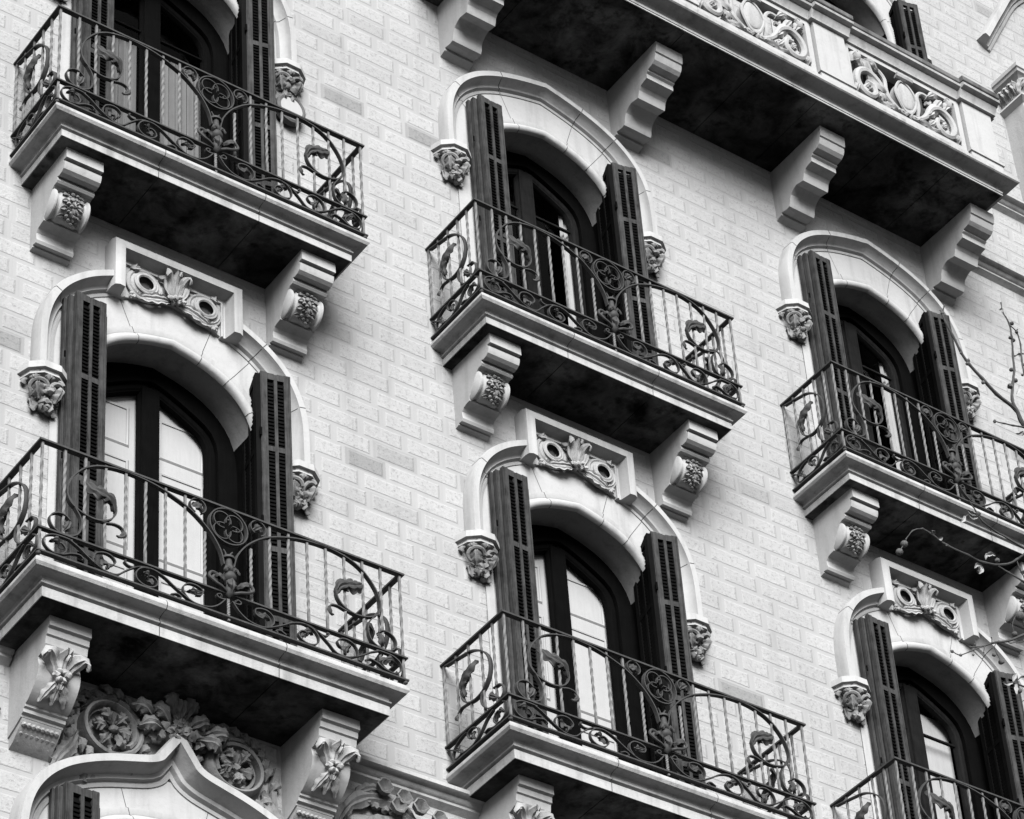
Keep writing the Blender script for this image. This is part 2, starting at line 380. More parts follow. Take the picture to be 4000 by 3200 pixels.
# ---------------------------------------------------------------- windows
def corbel(parent, x, z, seed, name='corbel'):
    # octagonal abacus on a foliage boss
    k = [(math.cos(a), math.sin(a)) for a in [PI+PI/8*0, PI+PI/4*.75, PI+PI/4*1.55, PI+PI/4*2.45, PI+PI/4*3.25, 2*PI]]
    mb = MB()
    def ring(r, zz, sy=1.0): return [(x+r*a, r*b*sy, zz) for a, b in k]
    lv = [(.178, z), (.184, z-.060), (.158, z-.062), (.152, z-.082), (.162, z-.084), (.162, z-.098), (.118, z-.102), (.085, z-.125), (.08, z-.18), (.06, z-.28), (.02, z-.32)]
    vs = []
    for r, zz in lv: vs += ring(r, zz)
    n = len(k); fs = [(i*n+j, i*n+j+1, (i+1)*n+j+1, (i+1)*n+j) for i in range(len(lv)-1) for j in range(n-1)]
    fs.append(tuple(range(n))); fs.append(tuple((len(lv)-1)*n+j for j in range(n)))
    mb.add(vs, fs)
    ab = mb.build(name, 'stone', parent, ang=20)
    lf = MB(); rnd = random.Random(seed)
    for a in (-80, -45, -5, 35, 75):
        d = V((math.sin(R(a)), -math.cos(R(a)), 0)); b0 = V((x, 0, z-.20))+d*.07
        lf.leaf(cr([b0, b0+d*.03+V((0, 0, .07)), b0+d*.065+V((0, 0, .10)), b0+d*.10+V((0, 0, .075)), b0+d*.105+V((0, 0, .045))], 4), .045, d+V((0, 0, -.2)), 3, -.5, .012)
    for a in (-35, 30):                             # curled crocket stems
        d = V((math.sin(R(a)), -math.cos(R(a)), 0)); c = V((x, 0, z-.225))+d*.07; sdv = V((d.y, -d.x, 0))
        pth = [c+sdv*(.062*math.cos(t))+V((0, 0, .062*math.sin(t)))+d*(.045+.03*math.sin(t)) for t in [PI*1.05-PI*1.35*i/14 for i in range(15)]]
        lf.tube(pth, [.010+.012*math.sin(PI*min(1, i/14+.1)) for i in range(15)], 7)
        lf.leaf([c+d*.075+V((0, 0, .045)), c+d*.11+V((0, 0, .0)), c+d*.09+V((0, 0, -.06)), c+d*.05+V((0, 0, -.12))], .050, d, 3, -.6, .012, deep=.5)
    for i in range(20):
        a = R(rnd.uniform(-85, 85)); hh = rnd.uniform(-.41, -.22); r = .035+.06*(hh+.42)/.2
        lf.blob((x+math.sin(a)*r, -math.cos(a)*r*1.15-.02, z+hh), rnd.uniform(.022, .038), .5, 7, seed+i)
    for a in (-70, -20, 25, 70):
        d = V((math.sin(R(a)), -math.cos(R(a)), 0)); b0 = V((x, 0, z-.26))+d*.06
        lf.leaf([b0, b0+d*.05+V((0, 0, -.05)), b0+d*.035+V((0, 0, -.11)), b0+d*.05+V((0, 0, -.15))], .045, d, 3, -.6, .012, deep=.5)
    lf.xf(lambda p: V((x+(p.x-x)*.98, p.y*1.0, z+(p.z-z)*.78-.020)))
    lf.build('foliage_boss', 'boss', ab)
    return ab
HP = [(-.0, 0), (-.0, .02), (.018, .028), (.024, .015), (.034, .015), (.045, .045), (.055, .035), (.075, .045), (.10, .10), (.105, .125), (.155, .125), (.165, .10), (.165, 0)]
def surround(root, f, kind, crown):
    soff = OSOF if kind == 'ogee' else SOF
    hood = OGEE if kind == 'ogee' else HOOD
    # flat voussoir band between opening and hood, 12 mm proud of the wall
    a = both(soff); h = [(p[0], p[1]) for p in both(hood)]
    ap = resample([V((x, 0, z)) for x, z in a if z > 2.0 or abs(x) < .5], 60)
    ap = [V((-.69, 0, 2.0))]+[p for p in resample([V((x, 0, z)) for x, z in a[1:-1]], 60)]+[V((.69, 0, 2.0))]
    hp = [V((-.93, 0, 2.0))]+resample([V((x, 0, z)) for x, z in h], 60)+[V((.93, 0, 2.0))]
    mb = MB(); n = len(ap); vs = []
    for p, q in zip(ap, hp): vs += [V((p.x, -.012, p.z)), V((q.x, -.012, q.z))]
    mb.add(vs, [(2*i, 2*i+1, 2*i+3, 2*i+2) for i in range(n-1)])
    for sx in (-1, 1): mb.add([(sx*.69, -.012, 2.0), (sx*.93, -.012, 2.0), (sx*.93, -.012, 0), (sx*.69, -.012, 0)], [(0, 1, 2, 3)])
    # reveal (soffit and jambs) to y=.26
    rv = [(x, z) for x, z in a]
    vs = []
    for x, z in rv: vs += [(x, -.012, z), (x, .26, z)]
    mb.add(vs, [(2*i, 2*i+1, 2*i+3, 2*i+2) for i in range(len(rv)-1)])
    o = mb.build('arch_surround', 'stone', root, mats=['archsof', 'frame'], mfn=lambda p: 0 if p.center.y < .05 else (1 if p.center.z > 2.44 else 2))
    # joints: thin dark grooves are modelled as narrow recess lines standing 1 mm proud
    rp = X3([(x, z) for x, z in a[1:-1]])
    prof = [(.0, .0), (-.012, .012), (-.008, .045), (.018, .062), (.045, .055), (.062, .034), (.070, .026), (.078, .030), (.12, .030), (.126, .012), (.128, 0)]
    MB().sweep(rp, prof, F).build('arch_roll', 'stone', root, ang=50)
    jm = MB(); cv = [V((x, 0, z)) for x, z in a[1:-1]]
    for xq in (-.56, -.27, .21, .44, .62):
        k_ = min(range(1, len(cv)-1), key=lambda i: abs(cv[i].x-xq)); tg = (cv[k_+1]-cv[k_-1]).normalized(); nr = V((-tg.z, 0, tg.x))
        if nr.z < 0: nr = -nr
        p0, p1, w_ = cv[k_]+nr*.128, cv[k_]+nr*.375, tg*.0022
        jm.add([p0-w_+V((0, -.0135, 0)), p0+w_+V((0, -.0135, 0)), p1+w_+V((0, -.0135, 0)), p1-w_+V((0, -.0135, 0))], [(0, 1, 2, 3)])
        jm.sweep([cv[k_]-tg*.002, cv[k_]+tg*.002], [(x_+(.002 if x_ > .06 else -.002), y_+.0015) for x_, y_ in prof], F)
        if kind != 'ogee' and (not crown or abs(xq) > .42):
            q_ = cv[k_]+nr*.36; hv = [V((x, 0, z)) for x, z in both(hood)]; kk = min(range(1, len(hv)-1), key=lambda i: (hv[i]-q_).length); t2 = (hv[kk+1]-hv[kk-1]).normalized()
            jm.sweep([hv[kk]-t2*.003, hv[kk]+t2*.003], [(x_+(.0015 if x_ > .1 else 0), y_+.0015) for x_, y_ in HP], F)
    jm.build('voussoir_joints', 'joint', root)
    # hood mould
    hpth = X3(both(hood))
    if kind == 'ogee': hpf = [(a_*1.05, b_*(1.1 if a_ < .08 else 1.3)) for a_, b_ in HP]
    else: hpf = HP
    if not crown: MB().sweep(hpth, hpf, F).build('hood_mould', 'stone', root, ang=40)
    else:
        hl = [p for p in hpth if p.x < -.40]; hr = [p for p in hpth if p.x > .40]
        hl.append(V((-.40, 0, 3.225))); hr.insert(0, V((.40, 0, 3.225)))
        MB().sweep(hl, hpf, F).sweep(hr, hpf, F).build('hood_mould', 'stone', root, ang=40)
        crown_panel(root)
    for sx in (-1, 1): corbel(root, sx*1.005+.01, 2.215, int(f*7+sx*3+20), 'corbel')
def crown_panel(root):
    # rectangular label frame over the arch
    path = X3([(-.445, 3.20), (-.445, 3.575), (.445, 3.575), (.445, 3.20)])
    prof = [(-.055, 0), (-.055, .055), (-.045, .06), (-.03, .045), (-.018, .05), (-.005, .115), (.0, .15), (.045, .155), (.075, .14), (.085, .10), (.085, 0)]
    fr = MB().sweep(path, prof, F).build('crown_frame', 'stone', root, ang=40)
    bk = MB(); top = X3([(-.39, 3.52), (.39, 3.52)])
    pts = [(x, z) for x, z in both(HOOD) if abs(x) < .39]
    pts = [(-.39, 3.225)]+pts+[(.39, 3.225)]
    bk.prismy([(-.39, 3.52)]+[(x, z-.01) for x, z in pts]+[(.39, 3.52)], -.035, 0)
    bk.build('crown_field', 'carved', root)
    c = MB()
    for sx in (-1, 1):
        cx, cz = sx*.245, 3.375
        # big shell scroll: conical rings with a painted-dark eye
        for k, (r, t, y) in enumerate([(.140, .013, -.055), (.092, .009, -.088)]):
            c.tube(spiral(cx, cz, r, r*.93, PI*.9 if sx > 0 else PI*.1, (PI*.9 if sx > 0 else PI*.1)+2*PI*sx, 28, y), t, 7)
        c.lathe([(.052, 0), (.06, .008), (.075, 0.0), (.11, -.03), (.13, -.055)], (0, 0, 0), 20) if False else None
        vs = []; n = 20
        for r, y in [(.138, -.03), (.138, -.062), (.126, -.078), (.114, -.068), (.100, -.078), (.082, -.098), (.070, -.102), (.060, -.092), (.055, -.03)]:
            vs += [V((cx+r*math.cos(2*PI*q/n), y, cz+r*.97*math.sin(2*PI*q/n))) for q in range(n)]
        c.add(vs, [(i*n+q, i*n+(q+1) % n, (i+1)*n+(q+1) % n, (i+1)*n+q) for i in range(7) for q in range(n)])
        c.leaf([V((sx*.36, -.05, 3.50)), V((sx*.33, -.09, 3.49)), V((sx*.30, -.08, 3.505))], .03, F, 2, .3, .01)
        for i in range(7): c.blob((sx*(.345-.02*(i % 3)), -.05-.01*(i % 2), 3.235+.02*(i//2)), .017, .4, 7, i)
        # long leaves sweeping from the centre under the scroll
        c.leaf(cr([V((sx*.02, -.05, 3.33)), V((sx*.10, -.09, 3.29)), V((sx*.19, -.09, 3.262)), V((sx*.30, -.06, 3.25))], 4), .045, V((0, -1, -.3)), 4, .2, .012)
        c.leaf(cr([V((sx*.02, -.06, 3.34)), V((sx*.06, -.08, 3.42)), V((sx*.075, -.09, 3.49)), V((sx*.13, -.07, 3.505))], 4), .035, V((sx*.2, -1, 0)), 2, .4, .012, deep=.15)
        # fleur petals
        c.leaf(cr([V((sx*.012, -.06, 3.32)), V((sx*.026, -.085, 3.41)), V((sx*.042, -.11, 3.49)), V((sx*.070, -.15, 3.535)), V((sx*.085, -.165, 3.505))], 4), .038, F, 1, -.6, .014, deep=.1)
    c.leaf(cr([V((0, -.06, 3.34)), V((0, -.085, 3.43)), V((0, -.10, 3.50)), V((0, -.145, 3.555)), V((0, -.175, 3.535))], 4), .034, F, 1, -.6, .014, deep=.1)
    for i in range(12): c.blob(((i % 4-1.5)*.032, -.075-.02*(i % 3), 3.345-.017*(i//4)-.0*i), .019, .4, 7, 40+i)
    c.build('crown_carving', 'carved', root)
    ho = MB()
    for sx in (-1, 1): ho.prismy([(sx*.245+.055*math.cos(2*PI*q/16), 3.375+.054*math.sin(2*PI*q/16)) for q in range(16)], -.045, -.03)
    ho.build('volute_eye_shade', 'joint', root)  # flat dark discs paint in the shade of a deep hole
def frame_pts(k=0.0):                          # glazed door head outline, right half, at y=.33
    return [(0, 2.84-k), (.12, 2.80-k), (.30, 2.72-k), (.44, 2.64-k), (.52, 2.55-k), (.55-k*.6, 2.44-k)]
def glazing(root, inside, seed):
    a = both(SOF)
    # fixed frame filling the arch, with two glazed leaves
    fr = MB()
    out = [(x, z) for x, z in a]
    def head(x0, x1, k):                         # leaf head curve between x0 and x1
        pts = [(0, 2.80), (.10, 2.775), (.22, 2.715), (.34, 2.65), (.44, 2.585), (.50, 2.52), (.53, 2.43)]
        return pts
    hd = smooth_half([(0.0, 2.805), (.10, 2.775), (.25, 2.70), (.40, 2.61), (.475, 2.545), (.518, 2.46), (.535, 2.36)], 4)
    # outer dark frame: ring between reveal and leaf outline
    inn = both(hd); inn = [(-.545, 0)]+inn+[(.545, 0)]
    A_ = resample([V((x, .24, z)) for x, z in a], 80); B_ = resample([V((x, .24, z)) for x, z in inn], 80)
    # align by parameter on apex
    half = len(a)//2
    Al = resample([V((x, .24, z)) for x, z in a[:half+1]], 40); Ar = resample([V((x, .24, z)) for x, z in a[half:]], 40)
    hi = len(inn)//2
    Bl = resample([V((x, .24, z)) for x, z in inn[:hi+1]], 40); Br = resample([V((x, .24, z)) for x, z in inn[hi:]], 40)
    A_ = Al+Ar[1:]; B_ = Bl+Br[1:]; vs = []
    for p, q in zip(A_, B_): vs += [p, q, q+V((0, .07, 0))]
    n = len(A_); fr.add(vs, [(3*i, 3*i+1, 3*i+4, 3*i+3) for i in range(n-1)]+[(3*i+1, 3*i+2, 3*i+5, 3*i+4) for i in range(n-1)])
    fo = fr.build('frame', 'frame', root)
    # leaves: stiles and head as a sweep; each leaf has a part of its own
    prof = [(0, 0), (0, .05), (-.012, .055), (-.045, .055), (-.055, .045), (-.062, .045), (-.07, .02), (-.07, 0)]
    for sx in (-1, 1):
        pth = [(.0, .0)]+[(.0, 2.80)]+hd[1:]+[(.54, 0)]
        pth = X3([(x*1.0+.012 if x == 0 else x, z) for x, z in pth], .33)
        m_ = MB().sweep(pth, prof, F)
        for z0 in ((2.33, .75, .12) if inside != 'panels' else (.75, .12)): m_.box(.03, .53, .275, .325, z0-.02, z0+.02) if z0 < 2 else m_.box(.03, .53, .30, .325, z0-.008, z0+.008)
        m_.box(.0, .07, .262, .33, 0.02, 2.76)
        m_.box(.03, .53, .285, .32, .05, .72)
        if sx < 0: m_.mirror()
        lf = m_.build('door_leaf', 'door' if inside in ('dark', 'reflection') else 'frame', root, ang=40)
        pn = [(.06, .75)]+[(.06, 2.775)]+hd[1:]+[(.53, .75)]
        gm = MB(); gm.add([(x, .312, z) for x, z in pn], [tuple(range(len(pn)))])
        if sx < 0: gm.mirror()
        gm.build('glass_pane', 'glass', lf)
    inr = MB().box(-.72, .72, .55, .62, -.2, 3.1)
    if inside == 'panels':
        for sx in (-1, 1):
            w = MB(); cx = sx*.30
            w.box(cx-.27, cx+.27, .36, .38, .1, 2.86)
            for z0, z1 in ((.35, 1.15), (1.33, 2.10), (2.24, 2.58)):
                e = .17
                w.sweep([V((cx-e, .36, z0)), V((cx-e, .36, z1)), V((cx+e, .36, z1)), V((cx+e, .36, z0))],
                        [(-.014, 0), (-.012, .008), (.0, .012), (.010, .004), (.014, 0)], F, closed=True)
            w.build('inner_shutter', 'white', root)
    elif inside == 'curtain':
        for sx in (-1, 1):
            w = MB(); n = 60; vs = []
            for i in range(n+1):
                x = sx*(.07+.47*i/n); y = .40+.018*math.sin(i*.9+sx)+.01*math.sin(i*.37)
                vs += [(x, y, .1), (x, y, 2.28)]
            w.add(vs, [(2*i, 2*i+1, 2*i+3, 2*i+2) for i in range(n)])
            w.build('curtain', 'net', root)
    elif inside == 'dark':
        w = MB(); n = 14; vs = []
        for i in range(n+1):
            x = .40+.10*i/n; y = .36+.012*math.sin(i*1.1)
            vs += [(x, y, .1), (x, y, 2.56-.5*(x-.40))]
        w.add(vs, [(2*i, 2*i+1, 2*i+3, 2*i+2) for i in range(n)])
        w.build('curtain', 'curtain', root)
    elif inside == 'reflection':
        for sx in (-1, 1):
            w = MB().box(sx*.06 if sx > 0 else -.5, .5 if sx > 0 else -.06, .39, .395, .1, 2.62)
            w.build('reflection_panel', 'curtain', root)  # pale panel stands in for the reflection in the glass
    # dark room behind
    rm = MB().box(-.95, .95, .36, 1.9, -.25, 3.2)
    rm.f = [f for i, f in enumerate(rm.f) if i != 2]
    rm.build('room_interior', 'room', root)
def window(c, f, kind, crown, inside, label, glaze=True, z=None):
    root = thing('french_window', label, 'window', org(c, f), 'tall arched french windows behind the balconies')
    surround(root, f+c*2, kind, crown)
    glazing(root, inside, c*5+f)
    return root
# ---------------------------------------------------------------- shutters
def leaf_geo(x0, x1, z0, z1, arch=None):       # a louvred leaf in the xz plane, thickness .036 from y=0 to y=.036
    fr = MB(); st = .05; w = x1-x0; mid = (x0+x1)/2
    top = (lambda x: z1) if arch is None else arch
    for a, b in ((x0, x0+st), (x1-st, x1), (mid-.012, mid+.012)):
        fr.add([(x, y, z) for x in (a, b) for y in (0, .036) for z in (z0, top(x)-(.012 if a > x0 and b < x1 else 0))],
               [(0, 1, 3, 2), (4, 6, 7, 5), (0, 4, 5, 1), (2, 3, 7, 6), (0, 2, 6, 4), (1, 5, 7, 3)])
    zs = [z0, z0+.62, z0+1.22, z0+2.12, None]
    for z in zs:
        for a, b in ((x0+st, mid-.012), (mid+.012, x1-st)):
            if z is None:
                fr.add([(x, y, top(x)-d) for x in (a, b) for y in (.002, .034) for d in (.062, .004)],
                       [(0, 1, 3, 2), (4, 6, 7, 5), (0, 4, 5, 1), (2, 3, 7, 6), (0, 2, 6, 4), (1, 5, 7, 3)])
            else: fr.box(a, b, .002, .034, z, z+(.10 if z == z0 else .045))
    # raised edge mouldings
    for a in (x0+.006, x1-.016): fr.box(a, a+.010, -.006, 0, z0+.01, min(top(a), top(a+.01))-.015)
    sl = MB()
    for a, b in ((x0+st, mid-.012), (mid+.012, x1-st)):
        z = z0+.12
        while z < min(top(a), top(b))-.112:
            sl.add([(a, .006, z), (b, .006, z), (b, .030, z+.050), (a, .030, z+.050), (a, .006, z+.005), (b, .006, z+.005), (b, .030, z+.055), (a, .030, z+.055)],
                   [(0, 1, 2, 3), (7, 6, 5, 4), (0, 4, 5, 1), (1, 5, 6, 2), (2, 6, 7, 3), (3, 7, 4, 0)])
            z += .0335
    return fr, sl
def place(mb, hx, hy, ang, z=0, flip=False):    # rotate about the vertical through local x=0
    ca, sa = math.cos(ang), math.sin(ang)
    return mb.xf(lambda p: V((hx+p.x*ca-p.y*sa, hy+p.x*sa+p.y*ca, p.z)))
def shutter_left(loc, label, dx=0.0, top=2.90):
    root = thing('louvered_shutter', label, 'shutter', loc, 'folding louvred window shutters')
    for k, (xx, yy, ang, w, zt) in enumerate([(-.815+dx, -.175, R(3), .238, top), (-.845+dx, -.125, R(1), .262, top-.01), (-.86+dx, -.075, R(0), .27, top-.005)]):
        fr, sl = leaf_geo(0, w, .06, zt)
        fo = place(fr, xx, yy, ang).build('shutter_leaf', 'shutter', root); place(sl, xx, yy, ang).build('slats', 'slat', fo)
    fr, sl = leaf_geo(0, .24, .06, top-.09)
    fo = place(fr, -.572+dx, -.155, R(80)).build('shutter_leaf', 'shutter', root); place(sl, -.572+dx, -.155, R(80)).build('slats', 'slat', fo)
    hg = MB()
    for z in (.45, 1.45, 2.35):
        hg.tube([V((-.872+dx, -.13, z)), V((-.872+dx, -.13, z+.05))], .007, 8)
    loose(hg, 'hinge', 'frame', root)
    return root
def shutter_right(loc, label, dx=0.0, top=2.86):
    root = thing('louvered_shutter', label, 'shutter', loc, 'folding louvred window shutters')
    for k, (xx, yy, ang, w, zt) in enumerate([(.60+dx, -.165, R(-13), .225, top), (.62+dx, -.105, R(-6), .225, top-.02), (.63+dx, -.06, R(-2), .23, top-.02)]):
        fr, sl = leaf_geo(0, w, .06, zt)
        fo = place(fr, xx, yy, ang).build('shutter_leaf', 'shutter', root); place(sl, xx, yy, ang).build('slats', 'slat', fo)
    # leaf standing square to the wall, its head cut to the arch
    arch = lambda x: top-.02-.19*max(0, 1-math.sqrt(max(0, 1-((.30-x)/.30-0)**2))) if x < .30 else top-.21
    arch = lambda x: top-.015-.17*(1-math.cos(min(1, max(0, x/.28))*PI/2))
    fr, sl = leaf_geo(0, .30, .06, top, arch)
    fo = place(fr, .605+dx, -.15, R(78)).build('shutter_leaf', 'slat', root); place(sl, .605+dx, -.15, R(78)).build('slats', 'slat', fo)
    hg = MB()
    for z in (.5, 1.5, 2.3):
        hg.tube([V((.592+dx, -.17, z)), V((.592+dx, -.17, z+.07))], .009, 8)
    loose(hg, 'hinge', 'frame', root)
    return root
# ---------------------------------------------------------------- balcony slab and brackets
def slab(parent, w, d, th=.18, name='slab', k=1.0):
    # w,d : half width / depth of the outer lip
    pr = [(.104, -th), (.098, -th), (.096, -.122), (.104, -.118), (.116, -.116), (.118, -.104), (.098, -.102), (.088, -.098), (.084, -.090), (.092, -.085), (.098, -.078), (.096, -.064), (.086, -.054), (.060, -.047), (.034, -.044), (.026, -.046),
          (.010, -.042), (-.004, -.022), (-.004, -.006), (.004, .012), (.016, .026), (.03, .032)]
    if th > .185: pr = [(a, b*(th/.18)) for a, b in pr]
    path = [V((-w, 0, 0)), V((-w, -d, 0)), V((w, -d, 0)), V((w, 0, 0))]
    mb = MB(); n = len(pr)
    mb.sweep(path, [(a, b) for a, b in pr]+[(.30, .034), (.30, -.03)], (0, 0, 1))
    mb.box(-w+.25, w-.25, -d+.25, .0, -.04, .036)
    a = pr[0][0]
    o = mb.build(name, 'slab', parent, ang=24)
    jn = MB()
    for xq in (-.33*w+.0, .31*w): jn.sweep([V((xq-.0025, -d, 0)), V((xq+.0025, -d, 0))], [(a_-.0015 if a_ > 0 else a_-.0015, b_) for a_, b_ in pr]+[(.2, .035), (.2, -th)], (0, 0, 1))
    loose(jn, 'slab_joint', 'joint', o)
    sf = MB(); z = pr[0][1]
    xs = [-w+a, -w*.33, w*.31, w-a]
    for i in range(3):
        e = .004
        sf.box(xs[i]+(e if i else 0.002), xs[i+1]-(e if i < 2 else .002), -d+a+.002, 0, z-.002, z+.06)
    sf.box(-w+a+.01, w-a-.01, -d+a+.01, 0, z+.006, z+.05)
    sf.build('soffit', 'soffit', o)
    return o
PB = [(0, -.17), (-.505, -.17), (-.508, -.277), (-.465, -.272), (-.465, -.292), (-.484, -.296), (-.480, -.325), (-.468, -.352), (-.440, -.370), (-.405, -.374), (-.378, -.362), (-.386, -.398), (-.372, -.412), (-.338, -.410),
      (-.305, -.43), (-.275, -.47), (-.235, -.53), (-.215, -.58), (-.198, -.602), (-.197, -.632), (-.150, -.637), (-.118, -.648), (-.096, -.672), (-.092, -.70), (-.100, -.735), (-.088, -.757), (-.045, -.748), (-.044, -.764), (0, -.772)]
def bracket_scroll(parent, x0, x1, name='bracket'):
    b = MB().prism(PB, x0, x1).build(name, 'stone', parent, ang=22)
    cx = (x0+x1)/2; cy, cz = -.225, -.505; r0 = .125; n = 28
    dr = MB(); xs = [x0+.002, x0+.012, x0+.024, x0+.034, x0+.052, x0+.062, x0+.085, cx, x1-.085, x1-.062, x1-.052, x1-.034, x1-.024, x1-.012, x1-.002]
    rs = [.112, .124, .124, .108, .104, .116, .118, .112, .118, .116, .104, .108, .124, .124, .112]; vs = []
    for x, r in zip(xs, rs): vs += [(x, cy+r*math.cos(2*PI*q/n)*1.02, cz+r*math.sin(2*PI*q/n)) for q in range(n)]
    m = len(xs); dr.add(vs, [(i*n+q, i*n+(q+1) % n, (i+1)*n+(q+1) % n, (i+1)*n+q) for i in range(m-1) for q in range(n)]+[tuple(range(n)), tuple((m-1)*n+q for q in range(n))])
    dr.build('scroll', 'stone', b, ang=40)
    fl = MB(); rnd = random.Random(5)
    for i in range(46):                       # flower garland down the front of the scroll
        t = i/45; a = PI*.62+t*PI*.80; rr = .118+rnd.uniform(-.004, .02); x = cx+rnd.uniform(-.05, .05)*(1-.4*t)
        c = V((x, cy+rr*math.cos(a), cz+rr*math.sin(a)))
        fl.blob(c, rnd.uniform(.010, .019), .5, 7, i, lv=1)
    for i in range(12):
        t = i/11; a = PI*.62+t*PI*.78; d = V((0, math.cos(a), math.sin(a))); tn = V((0, -math.sin(a), math.cos(a)))
        c = V((cx+(.035 if i % 2 else -.035), cy, cz))+d*.122
        fl.leaf([c, c+d*.012+V((.02*(1 if i % 2 else -1), 0, 0)), c+d*.008+V((.045*(1 if i % 2 else -1), 0, 0))+tn*.012], .016, d, 2, .3, .006, nu=7, nv=4)
    fl.build('flower_garland', 'boss', b)
    return b
PA = [(0, -.19), (-.515, -.19), (-.515, -.275), (-.490, -.283), (-.485, -.325), (-.470, -.332), (-.468, -.345), (-.462, -.385), (-.440, -.415), (-.405, -.43), (-.375, -.435), (-.372, -.45), (-.385, -.50), (-.375, -.56), (-.345, -.61), (-.30, -.655), (-.255, -.69),
      (-.225, -.70), (-.222, -.715), (-.205, -.722), (-.20, -.745), (-.175, -.752), (-.17, -.765), (-.09, -.80), (0, -.83)]
PA = [(y*1.0, z) for y, z in PA]
def bracket_acanthus(parent, x0, x1, name='bracket'):
    b = MB().prism(PA, x0, x1).build(name, 'stone', parent, ang=22)
    cx = (x0+x1)/2; c = MB()
    for sx in (-1, 0, 1):
        s0 = V((cx, -.37, -.60))
        c.leaf(cr([s0+V((sx*.01, -.01, -.04)), V((cx+sx*.035, -.41, -.54)), V((cx+sx*.075, -.44, -.48)), V((cx+sx*.115, -.49, -.45)), V((cx+sx*.145, -.505, -.475))], 4) if sx else
               cr([s0, V((cx, -.42, -.53)), V((cx, -.45, -.47)), V((cx, -.50, -.44)), V((cx, -.52, -.47))], 4), .062 if sx else .05, V((sx*.4, -1, -.2)), 3, -.45, .014, deep=.4)
        c.leaf(cr([V((cx+sx*.01, -.40, -.56)), V((cx+sx*.03, -.385, -.61)), V((cx+sx*.06, -.345, -.655)), V((cx+sx*.085, -.29, -.70))], 4), .036, V((sx*.2, -1, -.9)), 3, -.3, .012, deep=.45)
    for i in range(7): c.blob((cx+.035*math.cos(i*1.05), -.43+.006*i, -.555+.028*math.sin(i*1.05)), .024, .4, 6, i)
    c.build('acanthus_leaf', 'carved', b)
    sc = MB()                                 # fish-scale drop under the bracket
    for r in range(3):
        nx = 8-r
        for i in range(nx):
            x = x0+.02+(x1-x0-.04)*(i+.5+(0)*.5)/nx; y = -.15+.05*r; z = -.80-.035*r
            sc.blob((x, y, z), .021, .15, 4, i, (1, 1, .9), 1)
    sc.prism([(0, -.80), (-.17, -.77), (-.155, -.80), (-.10, -.85), (-.05, -.89), (0, -.91)], x0+.01, x1-.01)
    sc.build('scale_carving', 'carved', b)
    return b
PT = [(0, -.15), (-.715, -.15), (-.715, -.20), (-.705, -.262), (-.690, -.268), (-.688, -.30), (-.672, -.336), (-.640, -.362), (-.60, -.370), (-.572, -.372), (-.570, -.39), (-.548, -.402), (-.545, -.452), (-.505, -.458), (-.455, -.470), (-.428, -.50), (-.418, -.54),
      (-.404, -.575), (-.36, -.565), (-.31, -.552), (-.27, -.565), (-.225, -.60), (-.205, -.645), (-.20, -.685), (-.185, -.715), (-.15, -.722), (-.075, -.705), (-.072, -.73), (-.035, -.735), (0, -.75)]
def bracket_plain(parent, x0, x1):
    return MB().prism(PT, x0, x1).build('bracket', 'stone', parent, ang=22)
def balcony(c, f, label):
    root = thing('stone_balcony', label, 'balcony', org(c, f), 'projecting stone balconies on carved brackets')
    if f: w, d, th = 2.5503/2+.0189, .6849, .18
    else: w, d, th = 2.7238/2+.0189, .7615, .19
    slab(root, w, d, th)
    for sx in (-1, 1):
        if f: bracket_scroll(root, -1.11 if sx < 0 else .815, -.82 if sx < 0 else 1.105)
        else: bracket_acanthus(root, -1.144 if sx < 0 else .851, -.851 if sx < 0 else 1.144)
    return root
# ---------------------------------------------------------------- iron railing (digitised half, x<0 side, floor-1 size)
MAIN = [(-0.034, 0.50), (-0.06, 0.612), (-0.125, 0.729), (-0.215, 0.825), (-0.300, 0.885), (-0.44, 0.945), (-0.567, 0.975), (-0.71, 0.985), (-0.816, 0.972), (-0.915, 0.938), (-0.999, 0.875), (-1.069, 0.776), (-1.101, 0.68), (-1.102, 0.61), (-1.078, 0.548), (-1.026, 0.507), (-0.965, 0.485), (-0.902, 0.482), (-0.837, 0.506), (-0.793, 0.554), (-0.776, 0.612), (-0.788, 0.669), (-0.825, 0.700)]
BRANCH = [(-1.098, 0.60), (-1.042, 0.505), (-1.011, 0.445), (-1.004, 0.378), (-1.025, 0.307), (-1.074, 0.269), (-1.138, 0.262), (-1.19, 0.292), (-1.213, 0.343), (-1.200, 0.394), (-1.157, 0.425), (-1.11, 0.422), (-1.08, 0.395)]
TAIL = [(-.93, .484), (-0.845, 0.487), (-0.788, 0.502), (-0.742, 0.495), (-0.722, 0.466), (-.735, .445)]
WAVE = [(-1.08, 0.236), (-1.017, 0.198), (-0.958, 0.15), (-0.877, 0.096), (-0.815, 0.080), (-0.759, 0.090), (-0.708, 0.143), (-0.648, 0.198), (-0.589, 0.228), (-0.532, 0.236), (-0.485, 0.226), (-0.432, 0.20), (-0.372, 0.155), (-0.281, 0.098), (-0.219, 0.080), (-0.136, 0.093), (-0.076, 0.135), (-0.028, 0.20)]
C1 = [(-1.06, .235), (-1.123, 0.238), (-1.186, 0.231), (-1.234, 0.198), (-1.246, 0.146), (-1.218, 0.102), (-1.173, 0.085), (-1.125, .10), (-1.10, .14), (-1.125, .18), (-1.165, .18)]
C1b = [(-1.173, .085), (-1.118, 0.097), (-1.069, 0.125), (-1.013, 0.138), (-0.984, 0.118)]
C2 = [(-0.862, 0.088), (-0.914, 0.12), (-0.920, 0.165), (-0.899, 0.209), (-0.849, 0.232), (-0.803, 0.225), (-0.774, 0.19), (-.79, .155), (-.825, .15)]
